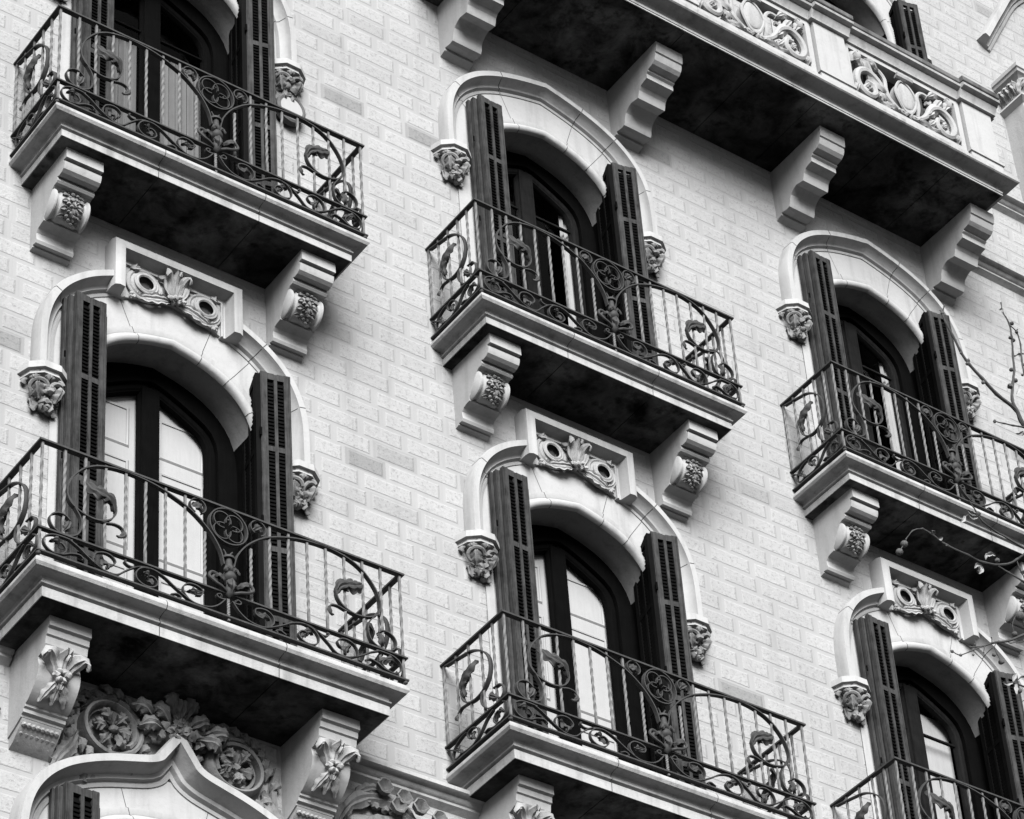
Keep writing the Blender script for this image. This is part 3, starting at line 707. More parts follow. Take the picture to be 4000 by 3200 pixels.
C3 = [(-0.541, 0.236), (-0.598, 0.218), (-0.634, 0.17), (-0.631, 0.115), (-0.587, 0.082), (-0.53, 0.085), (-0.491, 0.127), (-0.507, 0.165), (-0.538, 0.175), (-.565, .155)]
C3b = [(-0.61, 0.222), (-0.655, 0.198), (-0.69, 0.198), (-0.713, 0.218), (-.705, .233)]
C4 = [(-0.281, 0.098), (-0.313, 0.143), (-0.312, 0.195), (-0.276, 0.230), (-0.225, 0.233), (-0.185, 0.21), (-.19, .17), (-.225, .155)]
C5 = [(-0.022, 0.205), (-0.050, 0.198), (-0.077, 0.204), (-0.083, 0.222), (-0.062, 0.234), (-.05, .222)]
C6 = [(-.40, .085), (-.36, .105), (-.33, .092), (-.34, .078)]
SMAIN = [(-.045, .965), (-0.137, 0.945), (-0.223, 0.925), (-0.335, 0.890), (-0.442, 0.800), (-0.498, 0.682), (-0.486, 0.551), (-0.409, 0.465), (-0.296, 0.455), (-0.211, 0.525), (-0.198, 0.641), (-0.262, 0.700)]
SBR = [(-.47, .53), (-0.40, 0.445), (-0.396, 0.361), (-0.459, 0.275), (-0.560, 0.262), (-0.622, 0.312), (-0.595, 0.394), (-0.519, 0.41)]
STAIL = [(-0.33, 0.455), (-0.25, 0.47), (-0.185, 0.48), (-0.147, 0.453)]
def railing(w, d, zs, name, label):
    root = thing('iron_railing', label, 'railing', (0, 0, 0), 'wrought iron balcony railings')
    kx = w/1.275; kd = d/.658
    def P(pts, n=5): return [V((p.x*kx, -d, p.y*zs)) for p in cr([(a, b, 0) for a, b in pts], n)]
    def Q(pts, sx, n=5): return [V((sx*w, p.x*kd, p.y*zs)) for p in cr([(a, b, 0) for a, b in pts], n)]
    zt, zm, zb = 1.0*zs, .255*zs, .062*zs
    def rail(nm, z, t, dd, ww=0):
        path = [V((-w, 0, z)), V((-w, -d, z)), V((w, -d, z)), V((w, 0, z))]
        MB().sweep(path, [(-dd, -t/2), (-dd, t/2), (dd, t/2), (dd, -t/2)], (0, 0, 1)).build(nm, 'iron', root)
    rail('top_rail', zt-.006, .014, .021); rail('middle_rail', zm, .012, .019); rail('bottom_rail', zb, .012, .019)
    # twisted bars
    xs = [1.255-.1365*k for k in range(9)]
    proto = None; protos = {}
    def bar(x, y, z0, z1):
        key = round(z1-z0, 3)
        if key not in protos: protos[key] = MB().twist(0, 0, 0, z1-z0).build('twisted_bar', 'bar', root)
        else:
            o = protos[key].copy(); COL.objects.link(o); o.parent = root; o.location = (x, y, z0); return
        protos[key].location = (x, y, z0)
    for k, x in enumerate(xs):
        for sx in (-1, 1):
            if k == 0: bar(sx*w*.995, -d*.995, .036, zt-.013)
            else: bar(sx*x*kx, -d, zm+.006, (.725*zs if k == 8 else zt-.013))
    for sx in (-1, 1):
        for y in (.151, .284, .417, .543): bar(sx*w, -y*kd, zm+.006, zt-.013)
        bar(sx*w, -.02, zm+.006, zt-.013)
    bar(0, -d, .036, zm)
    # big scrolls, leaves
    for sx in (-1, 1):
        def fin(mb, nm, par=root, ang=35):
            if sx > 0: mb.mirror()
            if nm in ('scroll_leaf', 'frieze_leaf', 'foot_ball'): return loose(mb, nm, 'iron', par)[0]
            return mb.build(nm, 'iron', par, ang=ang)
        s_ = fin(MB().band(P(MAIN), .034, .009, F).band(P(BRANCH), .032, .008, F).band(P(TAIL), .026, .008, F), 'scroll_band')
        lm = MB()
        a = [V((x*kx, -d-.0+y, z*zs)) for x, y, z in [(-.825, 0, .70), (-.86, -.03, .655), (-.90, -.045, .665), (-.945, -.035, .70), (-.975, -.02, .745), (-1.0, -.005, .755)]]
        a = [V((x*kx, -d+y, z*zs)) for x, y, z in [(-.775, 0, .60), (-.80, -.03, .665), (-.85, -.04, .70), (-.91, -.035, .72), (-.965, -.015, .765), (-.985, .0, .80)]]
        lm.leaf(cr(a, 4), .065, F, 4, -.35, .006, nu=22, nv=8, deep=.45)
        b = [V((x*kx, -d+y, z*zs)) for x, y, z in [(-1.08, 0, .40), (-1.09, -.03, .36), (-1.10, -.03, .32), (-1.12, -.01, .29)]]
        lm.leaf(cr(b, 4), .035, F, 3, -.35, .006, deep=.45)
        b = [V((x*kx, -d+y, z*zs)) for x, y, z in [(-.735, 0, .49), (-.72, -.02, .45), (-.735, -.01, .42), (-.76, .0, .425)]]
        lm.leaf(cr(b, 4), .02, F, 2, -.3, .005, nu=8, nv=4)
        fin(lm, 'scroll_leaf', s_)
        # heart scrolls beside the medallion
        cc = spiral(-.212*kx, .925*zs, .055, .062, R(-60), R(250), 22, -d)
        t_ = fin(MB().band(cc, .028, .007, F), 'medallion_scroll')
        b = [V((x*kx, -d+y, z*zs)) for x, y, z in [(-.172, 0, .885), (-.20, -.02, .91), (-.225, -.02, .935), (-.24, .0, .955)]]
        fin(MB().leaf(cr(b, 4), .038, F, 3, -.3, .005, deep=.4), 'scroll_leaf', t_)
        # frieze
        fz = MB()
        for q in (WAVE, C1, C1b, C2, C3, C3b, C4, C5, C6): fz.band(P(q), .026, .0075, F)
        f_ = fin(fz, 'frieze_scroll')
        fl = MB()
        for q in ([(-1.21, .17), (-1.165, .19), (-1.12, .175), (-1.095, .155)], [(-.835, .095), (-.825, .13), (-.845, .165), (-.86, .185)], [(-.60, .17), (-.565, .18), (-.535, .165), (-.52, .13)], [(-.29, .16), (-.25, .175), (-.215, .19), (-.185, .20)]):
            fl.leaf(cr([V((a_*kx, -d-.012*(i % 2 + (i == 1)), b_*zs)) for i, (a_, b_) in enumerate(q)], 3), .034, F, 3, -.3, .005, deep=.5)
        for q in (C1b[-1], C3b[-1], C6[-1], C5[-1]): fl.blob((q[0]*kx, -d, q[1]*zs), .011, .1, 4, 1, lv=1)
        fin(fl, 'frieze_leaf', f_)
        # side return panel
        if True:
            m_ = MB().band(Q(SMAIN, -1), .034, .009, (-1, 0, 0)).band(Q(SBR, -1), .032, .008, (-1, 0, 0)).band(Q(STAIL, -1), .026, .008, (-1, 0, 0))
            s2 = fin(m_, 'side_scroll')
            l2 = MB()
            def LQ(pts): return cr([V((-w-y, x*kd, z*zs)) for x, y, z in pts], 4)
            l2.leaf(LQ([(-.215, 0, .56), (-.215, .03, .64), (-.26, .04, .70), (-.32, .03, .75), (-.34, .0, .80)]), .055, (-1, 0, 0), 4, -.35, .006, nu=18, deep=.45)
            l2.leaf(LQ([(-.50, 0, .40), (-.50, .03, .36), (-.53, .03, .32), (-.56, .0, .30)]), .034, (-1, 0, 0), 3, -.35, .006, deep=.45)
            l2.leaf(LQ([(-.15, 0, .46), (-.13, .02, .43), (-.14, .01, .40)]), .018, (-1, 0, 0), 2, -.3, .005, nu=7, nv=4)
            fin(l2, 'scroll_leaf', s2)
            f3 = MB()
            for q in ([(-.60, .24), (-.64, .20), (-.635, .13), (-.58, .09), (-.52, .10), (-.50, .15), (-.54, .19), (-.58, .17)], [(-.50, .235), (-.43, .20), (-.36, .13), (-.29, .09), (-.22, .085)], [(-.56, .09), (-.50, .085), (-.44, .11), (-.40, .10)],
                      [(-.29, .09), (-.34, .13), (-.33, .20), (-.28, .235), (-.23, .215), (-.24, .17), (-.27, .16)], [(-.22, .085), (-.16, .10), (-.10, .16), (-.04, .21), (-.01, .23)], [(-.22, .24), (-.17, .235), (-.10, .20), (-.06, .13), (-.10, .09), (-.15, .10), (-.15, .14)]):
                f3.band(Q(q, -1), .026, .0075, (-1, 0, 0))
            f4 = fin(f3, 'side_frieze')
            l4 = MB()
            for q in ([(-.60, .15), (-.57, .18), (-.53, .17), (-.51, .14)], [(-.29, .13), (-.28, .16), (-.27, .19), (-.25, .21)], [(-.13, .14), (-.12, .165), (-.10, .17)]):
                l4.leaf(LQ([(a_, .012*(i == 1), b_) for i, (a_, b_) in enumerate(q)]), .03, (-1, 0, 0), 3, -.3, .005, deep=.5)
            fin(l4, 'frieze_leaf', f4)
        fin(MB().blob((-w, -d, .045), .017, .05, 3, 1, lv=2), 'foot_ball')
    # quatrefoil medallion
    mc = V((0, -d, .838*zs)); r = .150*zs
    circ = lambda cx, cz, rr, a0=0, a1=2*PI, n=32: spiral(cx, cz, rr, rr, a0, a1, n, -d)
    md = MB().sweep(circ(mc.x, mc.z, r)[:-1], [(-.004, -.018), (.004, -.018), (.004, .018), (-.004, .018)], F, closed=True)
    for k in range(4):
        a = R(45+90*k); cx, cz = mc.x+.067*zs*math.cos(a), mc.z+.067*zs*math.sin(a); rr = .068*zs
        md.band(spiral(cx, cz, rr, rr*.98, a-R(148), a+R(148), 24, -d), .024, .006, F)
        for sg in (-1, 1):
            b = R(45+90*k+sg*45); ex, ez = mc.x+.062*zs*math.cos(b), mc.z+.062*zs*math.sin(b)
            ox = V((math.cos(a), 0, math.sin(a)))*.010
            md.blob((ex+ox.x, -d, ez+ox.z), .0085, .05, 3, 1, lv=1)
    md.build('quatrefoil_medallion', 'iron', root)
    # finial vase under the medallion, in front of the middle rail
    vz = MB().lathe([(.0, .555), (.046, .555), (.046, .572), (.0, .572)], (0, -d, 0), 14)
    vz.lathe([(.0, .555), (.020, .555), (.024, .50), (.034, .475), (.036, .455), (.024, .44), (.040, .425), (.050, .40), (.044, .375), (.026, .36), (.030, .33), (.040, .29), (.032, .25), (.012, .225), (0, .22)], (0, -d-.01, 0), 16)
    vz.xf(lambda p: V((p.x, p.y, p.z*zs)))
    v_ = vz.build('finial', 'iron', root, ang=50)
    ro = MB()
    for sx in (-1, 1):
        c = V((sx*.115, -d-.03, .335*zs))
        ro.tube(cr([V((sx*.02, -d-.02, .26*zs)), V((sx*.07, -d-.04, .275*zs)), V((sx*.12, -d-.045, .29*zs)), V((sx*.165, -d-.04, .33*zs)), V((sx*.14, -d-.035, .375*zs)), V((sx*.09, -d-.035, .36*zs)), V((sx*.10, -d-.035, .325*zs))], 4), [.013]*20+[.010]*5 if False else .011, 7)
        ro.blob(c, .030, .3, 5, 3, (1, .8, .9))
        ro.leaf(cr([V((sx*.03, -d-.02, .30*zs)), V((sx*.06, -d-.06, .33*zs)), V((sx*.10, -d-.075, .35*zs)), V((sx*.13, -d-.06, .34*zs))], 3), .03, V((0, -1, .6)), 3, -.4, .005)
        ro.leaf(cr([V((sx*.015, -d-.03, .42*zs)), V((sx*.03, -d-.055, .44*zs)), V((sx*.055, -d-.06, .42*zs))], 3), .022, V((sx*.5, -1, 0)), 2, -.4, .005, nu=8)
        ro.tube(cr([V((sx*.012, -d, .57*zs)), V((sx*.018, -d, .61*zs)), V((sx*.034, -d, .635*zs))], 4), .006, 6)
    ro.leaf(cr([V((0, -d-.03, .25*zs)), V((0, -d-.065, .29*zs)), V((0, -d-.06, .34*zs)), V((0, -d-.05, .37*zs))], 3), .038, F, 3, -.4, .006)
    loose(ro, 'finial_leaf', 'iron', v_)
    return root
# ---------------------------------------------------------------- assemble main facade
FLW = {1: 'upper', 0: 'lower'}
W_ = {}
win_lab = {(0, 1): 'arched window at top left with grey half curtains behind its dark glazed doors',
           (1, 1): 'plain hooded arched window in the middle, dark glass with a pale curtain strip',
           (2, 1): 'plain hooded arched window at upper right behind twigs, nearly black glass',
           (0, 0): 'left arched window with carved crown panel and white inner shutters',
           (1, 0): 'central lower arched window with carved crown panel and white inner shutters',
           (2, 0): 'lower right arched window with carved crown panel and pale reflection'}
ins = {(0, 1): 'curtain', (1, 1): 'dark', (2, 1): 'dark', (0, 0): 'panels', (1, 0): 'panels', (2, 0): 'reflection'}
for (c, f), lab in win_lab.items():
    W_[c, f] = window(c, f, 'tudor', f == 0, ins[c, f], lab)
window(0, -1, 'ogee', False, 'dark', 'ogee headed window at bottom left corner under carved rosettes')
window(2, 2, 'tudor', False, 'dark', 'arched window above the right end of the stone balustrade')
sdx = {(0, 1): (.0, -.01), (1, 1): (.045, .01), (2, 1): (.01, 0), (0, 0): (-.02, .045), (1, 0): (.0, .0), (2, 0): (.0, 0)}
nm = {(0, 1): 'top left window', (1, 1): 'middle plain hooded window', (2, 1): 'upper right plain hooded window', (0, 0): 'left crowned window', (1, 0): 'central crowned window', (2, 0): 'lower right crowned window'}
for (c, f), (a, b) in sdx.items():
    tt = {(0, 0): .05, (1, 1): -.01}.get((c, f), .02)
    shutter_left(org(c, f), 'folded louvred shutter on the left side of the '+nm[c, f], a, 2.90+tt)
    shutter_right(org(c, f), 'folded louvred shutter on the right side of the '+nm[c, f], b, 2.86+tt)
shutter_left(org(0, -1), 'short visible top of a dark shutter at the ogee window, bottom left', .0, 2.92)
shutter_right(org(2, 2)+V((.0, -.0, 0)), 'dark open shutter rising behind the stone balustrade at top right', .16, 2.86)
bl = {(0, 1): 'top left stone balcony, its brackets carrying flower garlands', (1, 1): 'middle stone balcony with stained underside above the central crowned window', (2, 1): 'upper right stone balcony crossed by twigs',
      (0, 0): 'large lower left stone balcony on acanthus brackets', (1, 0): 'bottom centre stone balcony on acanthus brackets'}
for (c, f), lab in bl.items(): balcony(c, f, lab)
balcony(2, 0, 'stone balcony under the railing at the bottom right corner')
rl = {(0, 1): 'black scrolled iron railing at top left', (1, 1): 'black scrolled iron railing of the middle balcony', (2, 1): 'black scrolled iron railing at right crossed by twigs',
      (0, 0): 'black scrolled iron railing at lower left in front of white panelled window', (1, 0): 'black scrolled iron railing at bottom centre', (2, 0): 'black scrolled iron railing cut off at the bottom right corner'}
r1 = railing(2.5503/2, .6582, 1.0, 'r1', rl[0, 1]); r0 = railing(2.7238/2, .7511, .955, 'r0', rl[0, 0])
for (c, f), lab in rl.items():
    src = r1 if f else r0
    o = src if c == 0 else copy_tree(src)
    o.location = org(c, f); o['label'] = lab
# ---------------------------------------------------------------- big stone balcony (top right)
def stone_gallery():
    root = thing('balustraded_balcony', 'long stone balcony at top right with pierced carved balustrade and plain brackets', 'balcony', (XC[1], 0, 2*H))
    XL, XR = -1.35, 4.83; D = 1.06
    pr = [(.135, -.125), (.128, -.125), (.128, -.110), (.145, -.108), (.145, -.100), (.128, -.097), (.124, -.078), (.150, -.074), (.150, -.05), (.135, -.02), (.10, -.004), (.03, .0), (.012, .0), (0, .010), (0, .050), (.01, .056), (.3, .06), (.3, -.05)]
    mb = MB().sweep([V((XL, 0, 0)), V((XL, -D, 0)), V((XR, -D, 0)), V((XR, 0, 0))], pr, (0, 0, 1))
    mb.box(XL+.2, XR-.2, -D+.2, 0, -.05, .058)
    s_ = mb.build('slab', 'slab', root, ang=22)
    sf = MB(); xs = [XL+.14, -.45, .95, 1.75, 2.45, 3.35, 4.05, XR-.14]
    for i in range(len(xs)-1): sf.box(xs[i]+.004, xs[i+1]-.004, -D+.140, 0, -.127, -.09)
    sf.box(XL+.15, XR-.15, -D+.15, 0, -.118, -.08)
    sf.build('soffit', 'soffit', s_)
    for x in (-1.012, .786, 2.646, 4.478): bracket_plain(root, x, x+.29)
    # balustrade: plinth, piers, coping, carved panels
    yF = -.95; yB = -.80
    piers = [-.92+.0, .88, 2.70, 4.53]
    MB().box(XL+.1, 4.74, yF, yB, .06, .235).build('plinth', 'stone', root)
    for x in piers:
        p = MB().box(x-.20, x+.20, yF-.03, yB+.03, .06, .225)
        p.box(x-.185, x+.185, yF-.015, yB+.02, .255, .90)
        p.box(x-.215, x+.215, yF-.045, yB+.04, .225, .255)
        p.build('pier', 'stone', root)
    cp = [(yB+.05, .985), (yB+.05, 1.10), (yF-.075, 1.10), (yF-.085, 1.05), (yF-.060, 1.035), (yF-.075, 1.02), (yF-.075, .99), (yF-.045, .965), (yF-.03, .93), (yF-.015, .905), (yB+.02, .905)]
    c1 = [(yB+.05, 1.055), (yB+.05, 1.115), (yF-.075, 1.115), (yF-.085, 1.108), (yF-.085, 1.062), (yF-.078, 1.055)]
    c2 = [(yB+.02, 1.053), (yF-.055, 1.053), (yF-.078, 1.045), (yF-.088, 1.028), (yF-.082, 1.008), (yF-.060, .998), (yF-.030, .998), (yF-.032, .985), (yF-.020, .955), (yF-.005, .93), (yF-.002, .905), (yB+.02, .905)]
    m_ = MB().prism(c1, XL+.1, 4.80)
    for x in piers: m_.prism([(y-.045 if y < yB else y+.03, z+.004) for y, z in c1], x-.235, min(x+.235, 4.84))
    co_ = m_.build('coping', 'coping', root, ang=30)
    m_ = MB().prism(c2, XL+.1, 4.78)
    for x in piers: m_.prism([(y-.045 if y < yB else y+.03, z-.003) for y, z in c2], x-.23, min(x+.23, 4.82))
    m_.build('coping_moulding', 'slab', co_, ang=30)
    for a, b in zip(piers, piers[1:]):
        xa, xb = a+.20, b-.20; fr = MB()
        fr.box(xa, xb, yF+.02, yB-.01, .85, .903); fr.box(xa, xb, yF+.02, yB-.01, .236, .29)
        fr.box(xa, xa+.06, yF+.02, yB-.01, .29, .85); fr.box(xb-.06, xb, yF+.02, yB-.01, .29, .85)
        fo = fr.build('panel_frame', 'stone', root)
        cx = (xa+xb)/2; c = MB(); ym = (yF+yB)/2-.01
        # shield
        sh = []
        for i in range(24):
            t = 2*PI*i/24; rx = .145*(1+.08*math.cos(4*t)); rz = .20*(1-.12*math.sin(t)+.05*math.cos(3*t))
            sh.append((cx+rx*math.cos(t), .57+rz*math.sin(t)))
        sh = [(cx+(x-cx)*.82, z) for x, z in sh]; c.prismy(sh, ym-.045, ym+.03); c.blob((cx, ym-.045, .57), .105, .04, 2, 3, (1, .2, 1.6), 3)
        c.tube([V((x, ym-.05, z)) for x, z in sh]+[V((sh[0][0], ym-.05, sh[0][1]))], .015, 6)
        c.tube([V((cx-.09, ym-.055, .80)), V((cx, ym-.075, .775)), V((cx+.09, ym-.055, .80))], .035, 8)
        for sx in (-1, 1):
            s1 = cr([V((cx+sx*.02, ym-.03, .33)), V((cx+sx*.12, ym-.03, .35)), V((cx+sx*.24, ym-.03, .45)), V((cx+sx*.33, ym-.03, .60)), V((cx+sx*.45, ym-.03, .66)), V((cx+sx*.56, ym-.03, .60)), V((cx+sx*.60, ym-.03, .47)), V((cx+sx*.55, ym-.03, .36)), V((cx+sx*.45, ym-.03, .34)), V((cx+sx*.38, ym-.03, .41)), V((cx+sx*.40, ym-.03, .50)), V((cx+sx*.47, ym-.03, .52))], 4)
            n = len(s1); c.tube(s1, [.024+.014*math.sin(PI*i/n) for i in range(n)], 8)
            s2 = cr([V((cx+sx*.16, ym, .42)), V((cx+sx*.20, ym, .58)), V((cx+sx*.20, ym, .72)), V((cx+sx*.27, ym, .80)), V((cx+sx*.36, ym, .78)), V((cx+sx*.36, ym, .71)), V((cx+sx*.31, ym, .70))], 4)
            c.tube(s2, .022, 7)
            for pth, w_, lb in (([(.24, .45), (.30, .50), (.36, .60), (.45, .74), (.50, .80)], .06, 4), ([(.42, .40), (.47, .45), (.50, .42), (.50, .37)], .04, 3), ([(.50, .66), (.55, .74), (.60, .78), (.57, .83)], .06, 3),
                                ([(.10, .33), (.20, .33), (.30, .34), (.36, .32)], .045, 4), ([(.30, .74), (.38, .80), (.46, .82)], .045, 3), ([(.34, .46), (.31, .40), (.27, .36)], .045, 3), ([(.58, .42), (.62, .36), (.62, .31)], .045, 3)):
                c.leaf(cr([V((cx+sx*x, ym-.04-.03*(i % 2), z)) for i, (x, z) in enumerate(pth)], 3), w_, F, lb, -.4, .022, deep=.4)
            for i in range(5): c.blob((cx+sx*(.03+.045*i), ym-.04, .335+.008*(i % 2)), .026, .4, 7, i, lv=1)
            c.blob((cx+sx*.46, ym-.03, .44), .035, .4, 6, 3); c.blob((cx+sx*.565, ym-.05, .775), .045, .5, 6, 8)
        c.build('pierced_carving', 'carved', fo)
    return root
stone_gallery()
# ---------------------------------------------------------------- far right bay: corner corbel and arch end
def oriel():
    G = [3500, 0, 4000, 1200, 719]
    p = at(672, 345, -.38, G); z = p.z
    root = thing('corner_corbel', 'square carved corbel with an arch springing above it at the top right edge', 'corbel', (p.x, 0, z))
    mb = MB(); lv = [(.0, 0), (-.0, -.06), (.02, -.075), (.02, -.10), (.05, -.13)]
    for (a, z0), (b, z1) in zip(lv, lv[1:]):
        pass
    def ring(a, zz): return [(a, 0, zz), (a, -.38+a, zz), (1.2, -.38+a, zz), (1.2, 0, zz)]
    vs = []; L = [(0, 0), (0, -.05), (.015, -.06), (.022, -.09), (.04, -.10), (.07, -.13), (.09, -.16), (.10, -.33), (.06, -.36), (.045, -.40), (.10, -.45), (.12, -2.2)]
    for a, zz in L: vs += ring(a, zz)
    n = 4; mb.add(vs, [(i*n+j, i*n+j+1, (i+1)*n+j+1, (i+1)*n+j) for i in range(len(L)-1) for j in range(3)]+[(0, 1, 2, 3)])
    mb.build('corbel_block', 'coping' if False else 'stone', root)
    lf = MB(); rnd = random.Random(3)
    for i in range(10):
        x = .08+.09*i; b0 = V((x, -.28, -.33))
        lf.leaf(cr([b0, b0+V((0, -.03, .08)), b0+V((.01, -.07, .14)), b0+V((.01, -.09, .10))], 3), .045, F, 3, -.5, .012)
    for i in range(4):
        b0 = V((.10, -.02-.07*i, -.33))
        lf.leaf(cr([b0, b0+V((-.03, 0, .08)), b0+V((-.07, 0, .14)), b0+V((-.09, 0, .10))], 3), .045, (-1, 0, 0), 3, -.5, .012)
    lf.build('foliage_band', 'carved', root)
    a = at(565, 255, -.12, G); b = at(640, 120, -.12, G); c = at(719, 0, -.12, G)
    pth = [a-V((p.x, -.12+.0, z)), b-V((p.x, -.12, z)), c-V((p.x, -.12, z))]
    pth = [V((q.x, 0, q.z)) for q in pth]; pth = cr([pth[0], pth[1], pth[2], pth[2]+(pth[2]-pth[1])*1.0+V((.15, 0, -.05))], 5)
    MB().sweep(pth, [(x_*1.1, y_*1.1) for x_, y_ in HP], F).build('hood_mould', 'stone', root)
oriel()
# ---------------------------------------------------------------- carved relief over the ogee window and frieze
def rosette(mb, x, y, z, r, pet=6, seed=0):
    for k in range(pet):
        a = 2*PI*k/pet+seed*.4; d = V((math.cos(a), 0, math.sin(a))); b0 = V((x, y, z))
        mb.leaf([b0+d*r*.15+V((0, -.005, 0)), b0+d*r*.5+V((0, -.035, 0)), b0+d*r*.85+V((0, -.04, 0)), b0+d*r*1.05+V((0, -.015, 0))], r*.36, F, 2, -.4, .010, nu=9, deep=.3)
    mb.blob((x, y-.025, z), r*.22, .4, 6, seed)
def relief():
    c = MB()
    bk = [(-1.15, -.30), (-1.15, -1.0)]
    for sx, cx, cz in ((-1, -.455, -.55), (1, .47, -.54)):
        c.sweep(spiral(cx, cz, .215, .165, R(80), R(80)+2*PI*1.35*sx, 48, 0), [(-.024, 0), (-.022, .07), (.0, .10), (.018, .09), (.022, 0)], F)
        c.sweep(spiral(cx, cz, .17, .12, R(200), R(200)+2*PI*.75*sx, 30, 0), [(-.014, 0), (-.010, .05), (.010, .05), (.014, 0)], F)
        rosette(c, cx-sx*.01, -.05, cz-.01, .135, 5, 2+sx)
        for k in range(4):
            a = R(70*k+20+40*sx); d = V((math.cos(a), 0, math.sin(a))); b0 = V((cx, -.06, cz))
            c.leaf([b0+d*.03, b0+d*.07+V((0, -.05, 0)), b0+d*.115+V((0, -.065, 0)), b0+d*.14+V((0, -.04, 0))], .05, V((d.x*.2, -1, d.z*.3)), 3, -.5, .014, nu=14, deep=.55)
        for k in range(22):                      # small filler foliage round the scroll
            a = R(k*47+13*sx); r_ = .24+.05*((k*7) % 5)/4; d = V((math.cos(a), 0, math.sin(a))); t_ = V((-d.z, 0, d.x)); b0 = V((cx, -.02, cz))+d*r_
            if b0.z < -.83-.12*abs(b0.x) or b0.z > -.24: continue
            c.leaf([b0, b0+t_*.04+V((0, -.045, 0)), b0+t_*.08+d*.02+V((0, -.05, 0)), b0+t_*.12+d*.03+V((0, -.02, 0))], .035, F, 3, -.4, .012, nu=10, nv=4, deep=.45)
        c.leaf(cr([V((cx-sx*.05, -.03, -.80)), V((cx+sx*.08, -.05, -.85)), V((cx+sx*.2, -.06, -.93)), V((cx+sx*.32, -.04, -1.0))], 4), .085, F, 5, -.25, .02, nu=20, deep=.3)
        c.leaf(cr([V((cx+sx*.20, -.03, -.45)), V((cx+sx*.10, -.06, -.37)), V((cx-sx*.02, -.06, -.33)), V((cx-sx*.16, -.03, -.34))], 4), .07, F, 5, -.25, .02, nu=20, deep=.35)
        c.leaf(cr([V((cx+sx*.22, -.03, -.62)), V((cx+sx*.27, -.06, -.75)), V((cx+sx*.34, -.06, -.86)), V((cx+sx*.38, -.04, -.94))], 4), .065, F, 5, -.25, .02, nu=20, deep=.3)
        c.leaf(cr([V((cx-sx*.22, -.03, -.60)), V((cx-sx*.27, -.05, -.68)), V((cx-sx*.33, -.06, -.70)), V((cx-sx*.40, -.05, -.665))], 4), .06, F, 4, -.25, .02, nu=18, deep=.3)
        c.leaf(cr([V((cx-sx*.08, -.03, -.83)), V((cx-sx*.16, -.05, -.80)), V((cx-sx*.24, -.06, -.74)), V((cx-sx*.30, -.05, -.74))], 4), .055, F, 5, -.25, .02, nu=18, deep=.35)
        c.sweep(cr([V((cx+sx*.34, 0, -.42)), V((cx+sx*.30, 0, -.60)), V((cx+sx*.32, 0, -.78)), V((cx+sx*.40, 0, -.88)), V((cx+sx*.48, 0, -.80)), V((cx+sx*.46, 0, -.72))], 4), [(-.03, 0), (-.02, .04), (.02, .04), (.03, 0)], F)
    # central bouquet over the ogee point
    for i, (x, z, a) in enumerate([(-.10, -.42, 150), (-.16, -.50, 190), (.10, -.42, 30), (.17, -.50, -10), (0.0, -.36, 90), (-.05, -.33, 110), (.06, -.33, 70), (-.22, -.42, 165), (.23, -.44, 10)]):
        d = V((math.cos(R(a)), 0, math.sin(R(a)))); b0 = V((x, -.12, z+.02))
        c.leaf(cr([b0-d*.05, b0+V((0, -.05, 0)), b0+d*.08+V((0, -.08, 0)), b0+d*.14+V((0, -.03, -.01))], 3), .062, V((d.x*.3, -1, -.2)), 3, -.45, .016, deep=.4)
    for i in range(16):
        a = i*2.4; r = .02+.011*i
        c.blob((.01+r*math.cos(a), -.16+.004*i, -.47+r*.55*math.sin(a)), .036, .8, 8, i)
    for i in range(7): c.blob((.03*math.cos(i*2.1), -.12, -.36+.035*math.sin(i*1.3)), .026, .5, 7, 60+i)
    o = c.build('carved_relief', 'boss'); o.location = org(0, 0)
    tag(o, 'high relief of rosettes in scrolls and leaves over the ogee window', 'carving')
    def frieze(x0, x1, label):
        c = MB(); w = x1-x0
        def px(u): return x0+w*u
        for (u0, z0, u1, z1, u2, z2, u3, z3, wd) in [(.02, -.80, .15, -.52, .40, -.42, .75, -.62, .07), (.05, -.95, .22, -.72, .48, -.60, .95, -.78, .09), (.35, -.95, .50, -.74, .75, -.62, 1.0, -.66, .07), (.15, -.50, .22, -.40, .30, -.36, .36, -.38, .05),
                                                    (.60, -.62, .75, -.50, .85, -.44, .95, -.46, .06), (.10, -.62, .16, -.70, .24, -.76, .30, -.90, .06), (.70, -.75, .80, -.85, .90, -.92, 1.0, -.95, .07)]:
            c.leaf(cr([V((px(u0), -.03, z0)), V((px(u1), -.07, z1)), V((px(u2), -.08, z2)), V((px(u3), -.04, z3))], 5), wd, V((0, -1, -.1)), 6, -.3, .022, nu=26, deep=.4)
        for i, (u, z) in enumerate([(.33, -.38), (.46, -.42), (.57, -.45), (.70, -.50), (.42, -.50)]):
            b0 = V((px(u), -.09, z)); n = 12; vs = []
            for r, y in [(.025, 0), (.05, -.02), (.062, -.055), (.052, -.06), (.035, -.03), (.0, -.01)]:
                vs += [b0+V((r*math.cos(2*PI*q/n)*(1+.12*math.cos(q*PI)), y, r*math.sin(2*PI*q/n)-.35*y)) for q in range(n)]
            c.add(vs, [(k*n+q, k*n+(q+1) % n, (k+1)*n+(q+1) % n, (k+1)*n+q) for k in range(5) for q in range(n)])
        for i in range(10): c.blob((px(.25+.06*i), -.05, -.47-.012*i), .03, .5, 7, i)
        o = c.build('carved_frieze', 'boss'); tag(o, label, 'carving')
    frieze(1.20, XC[1]-1.20, 'leaf and bell flower frieze on the wall between the two lowest balconies')
    frieze(-2.35, -1.22, 'fragment of leafy frieze left of the lower left balcony bracket')
relief()
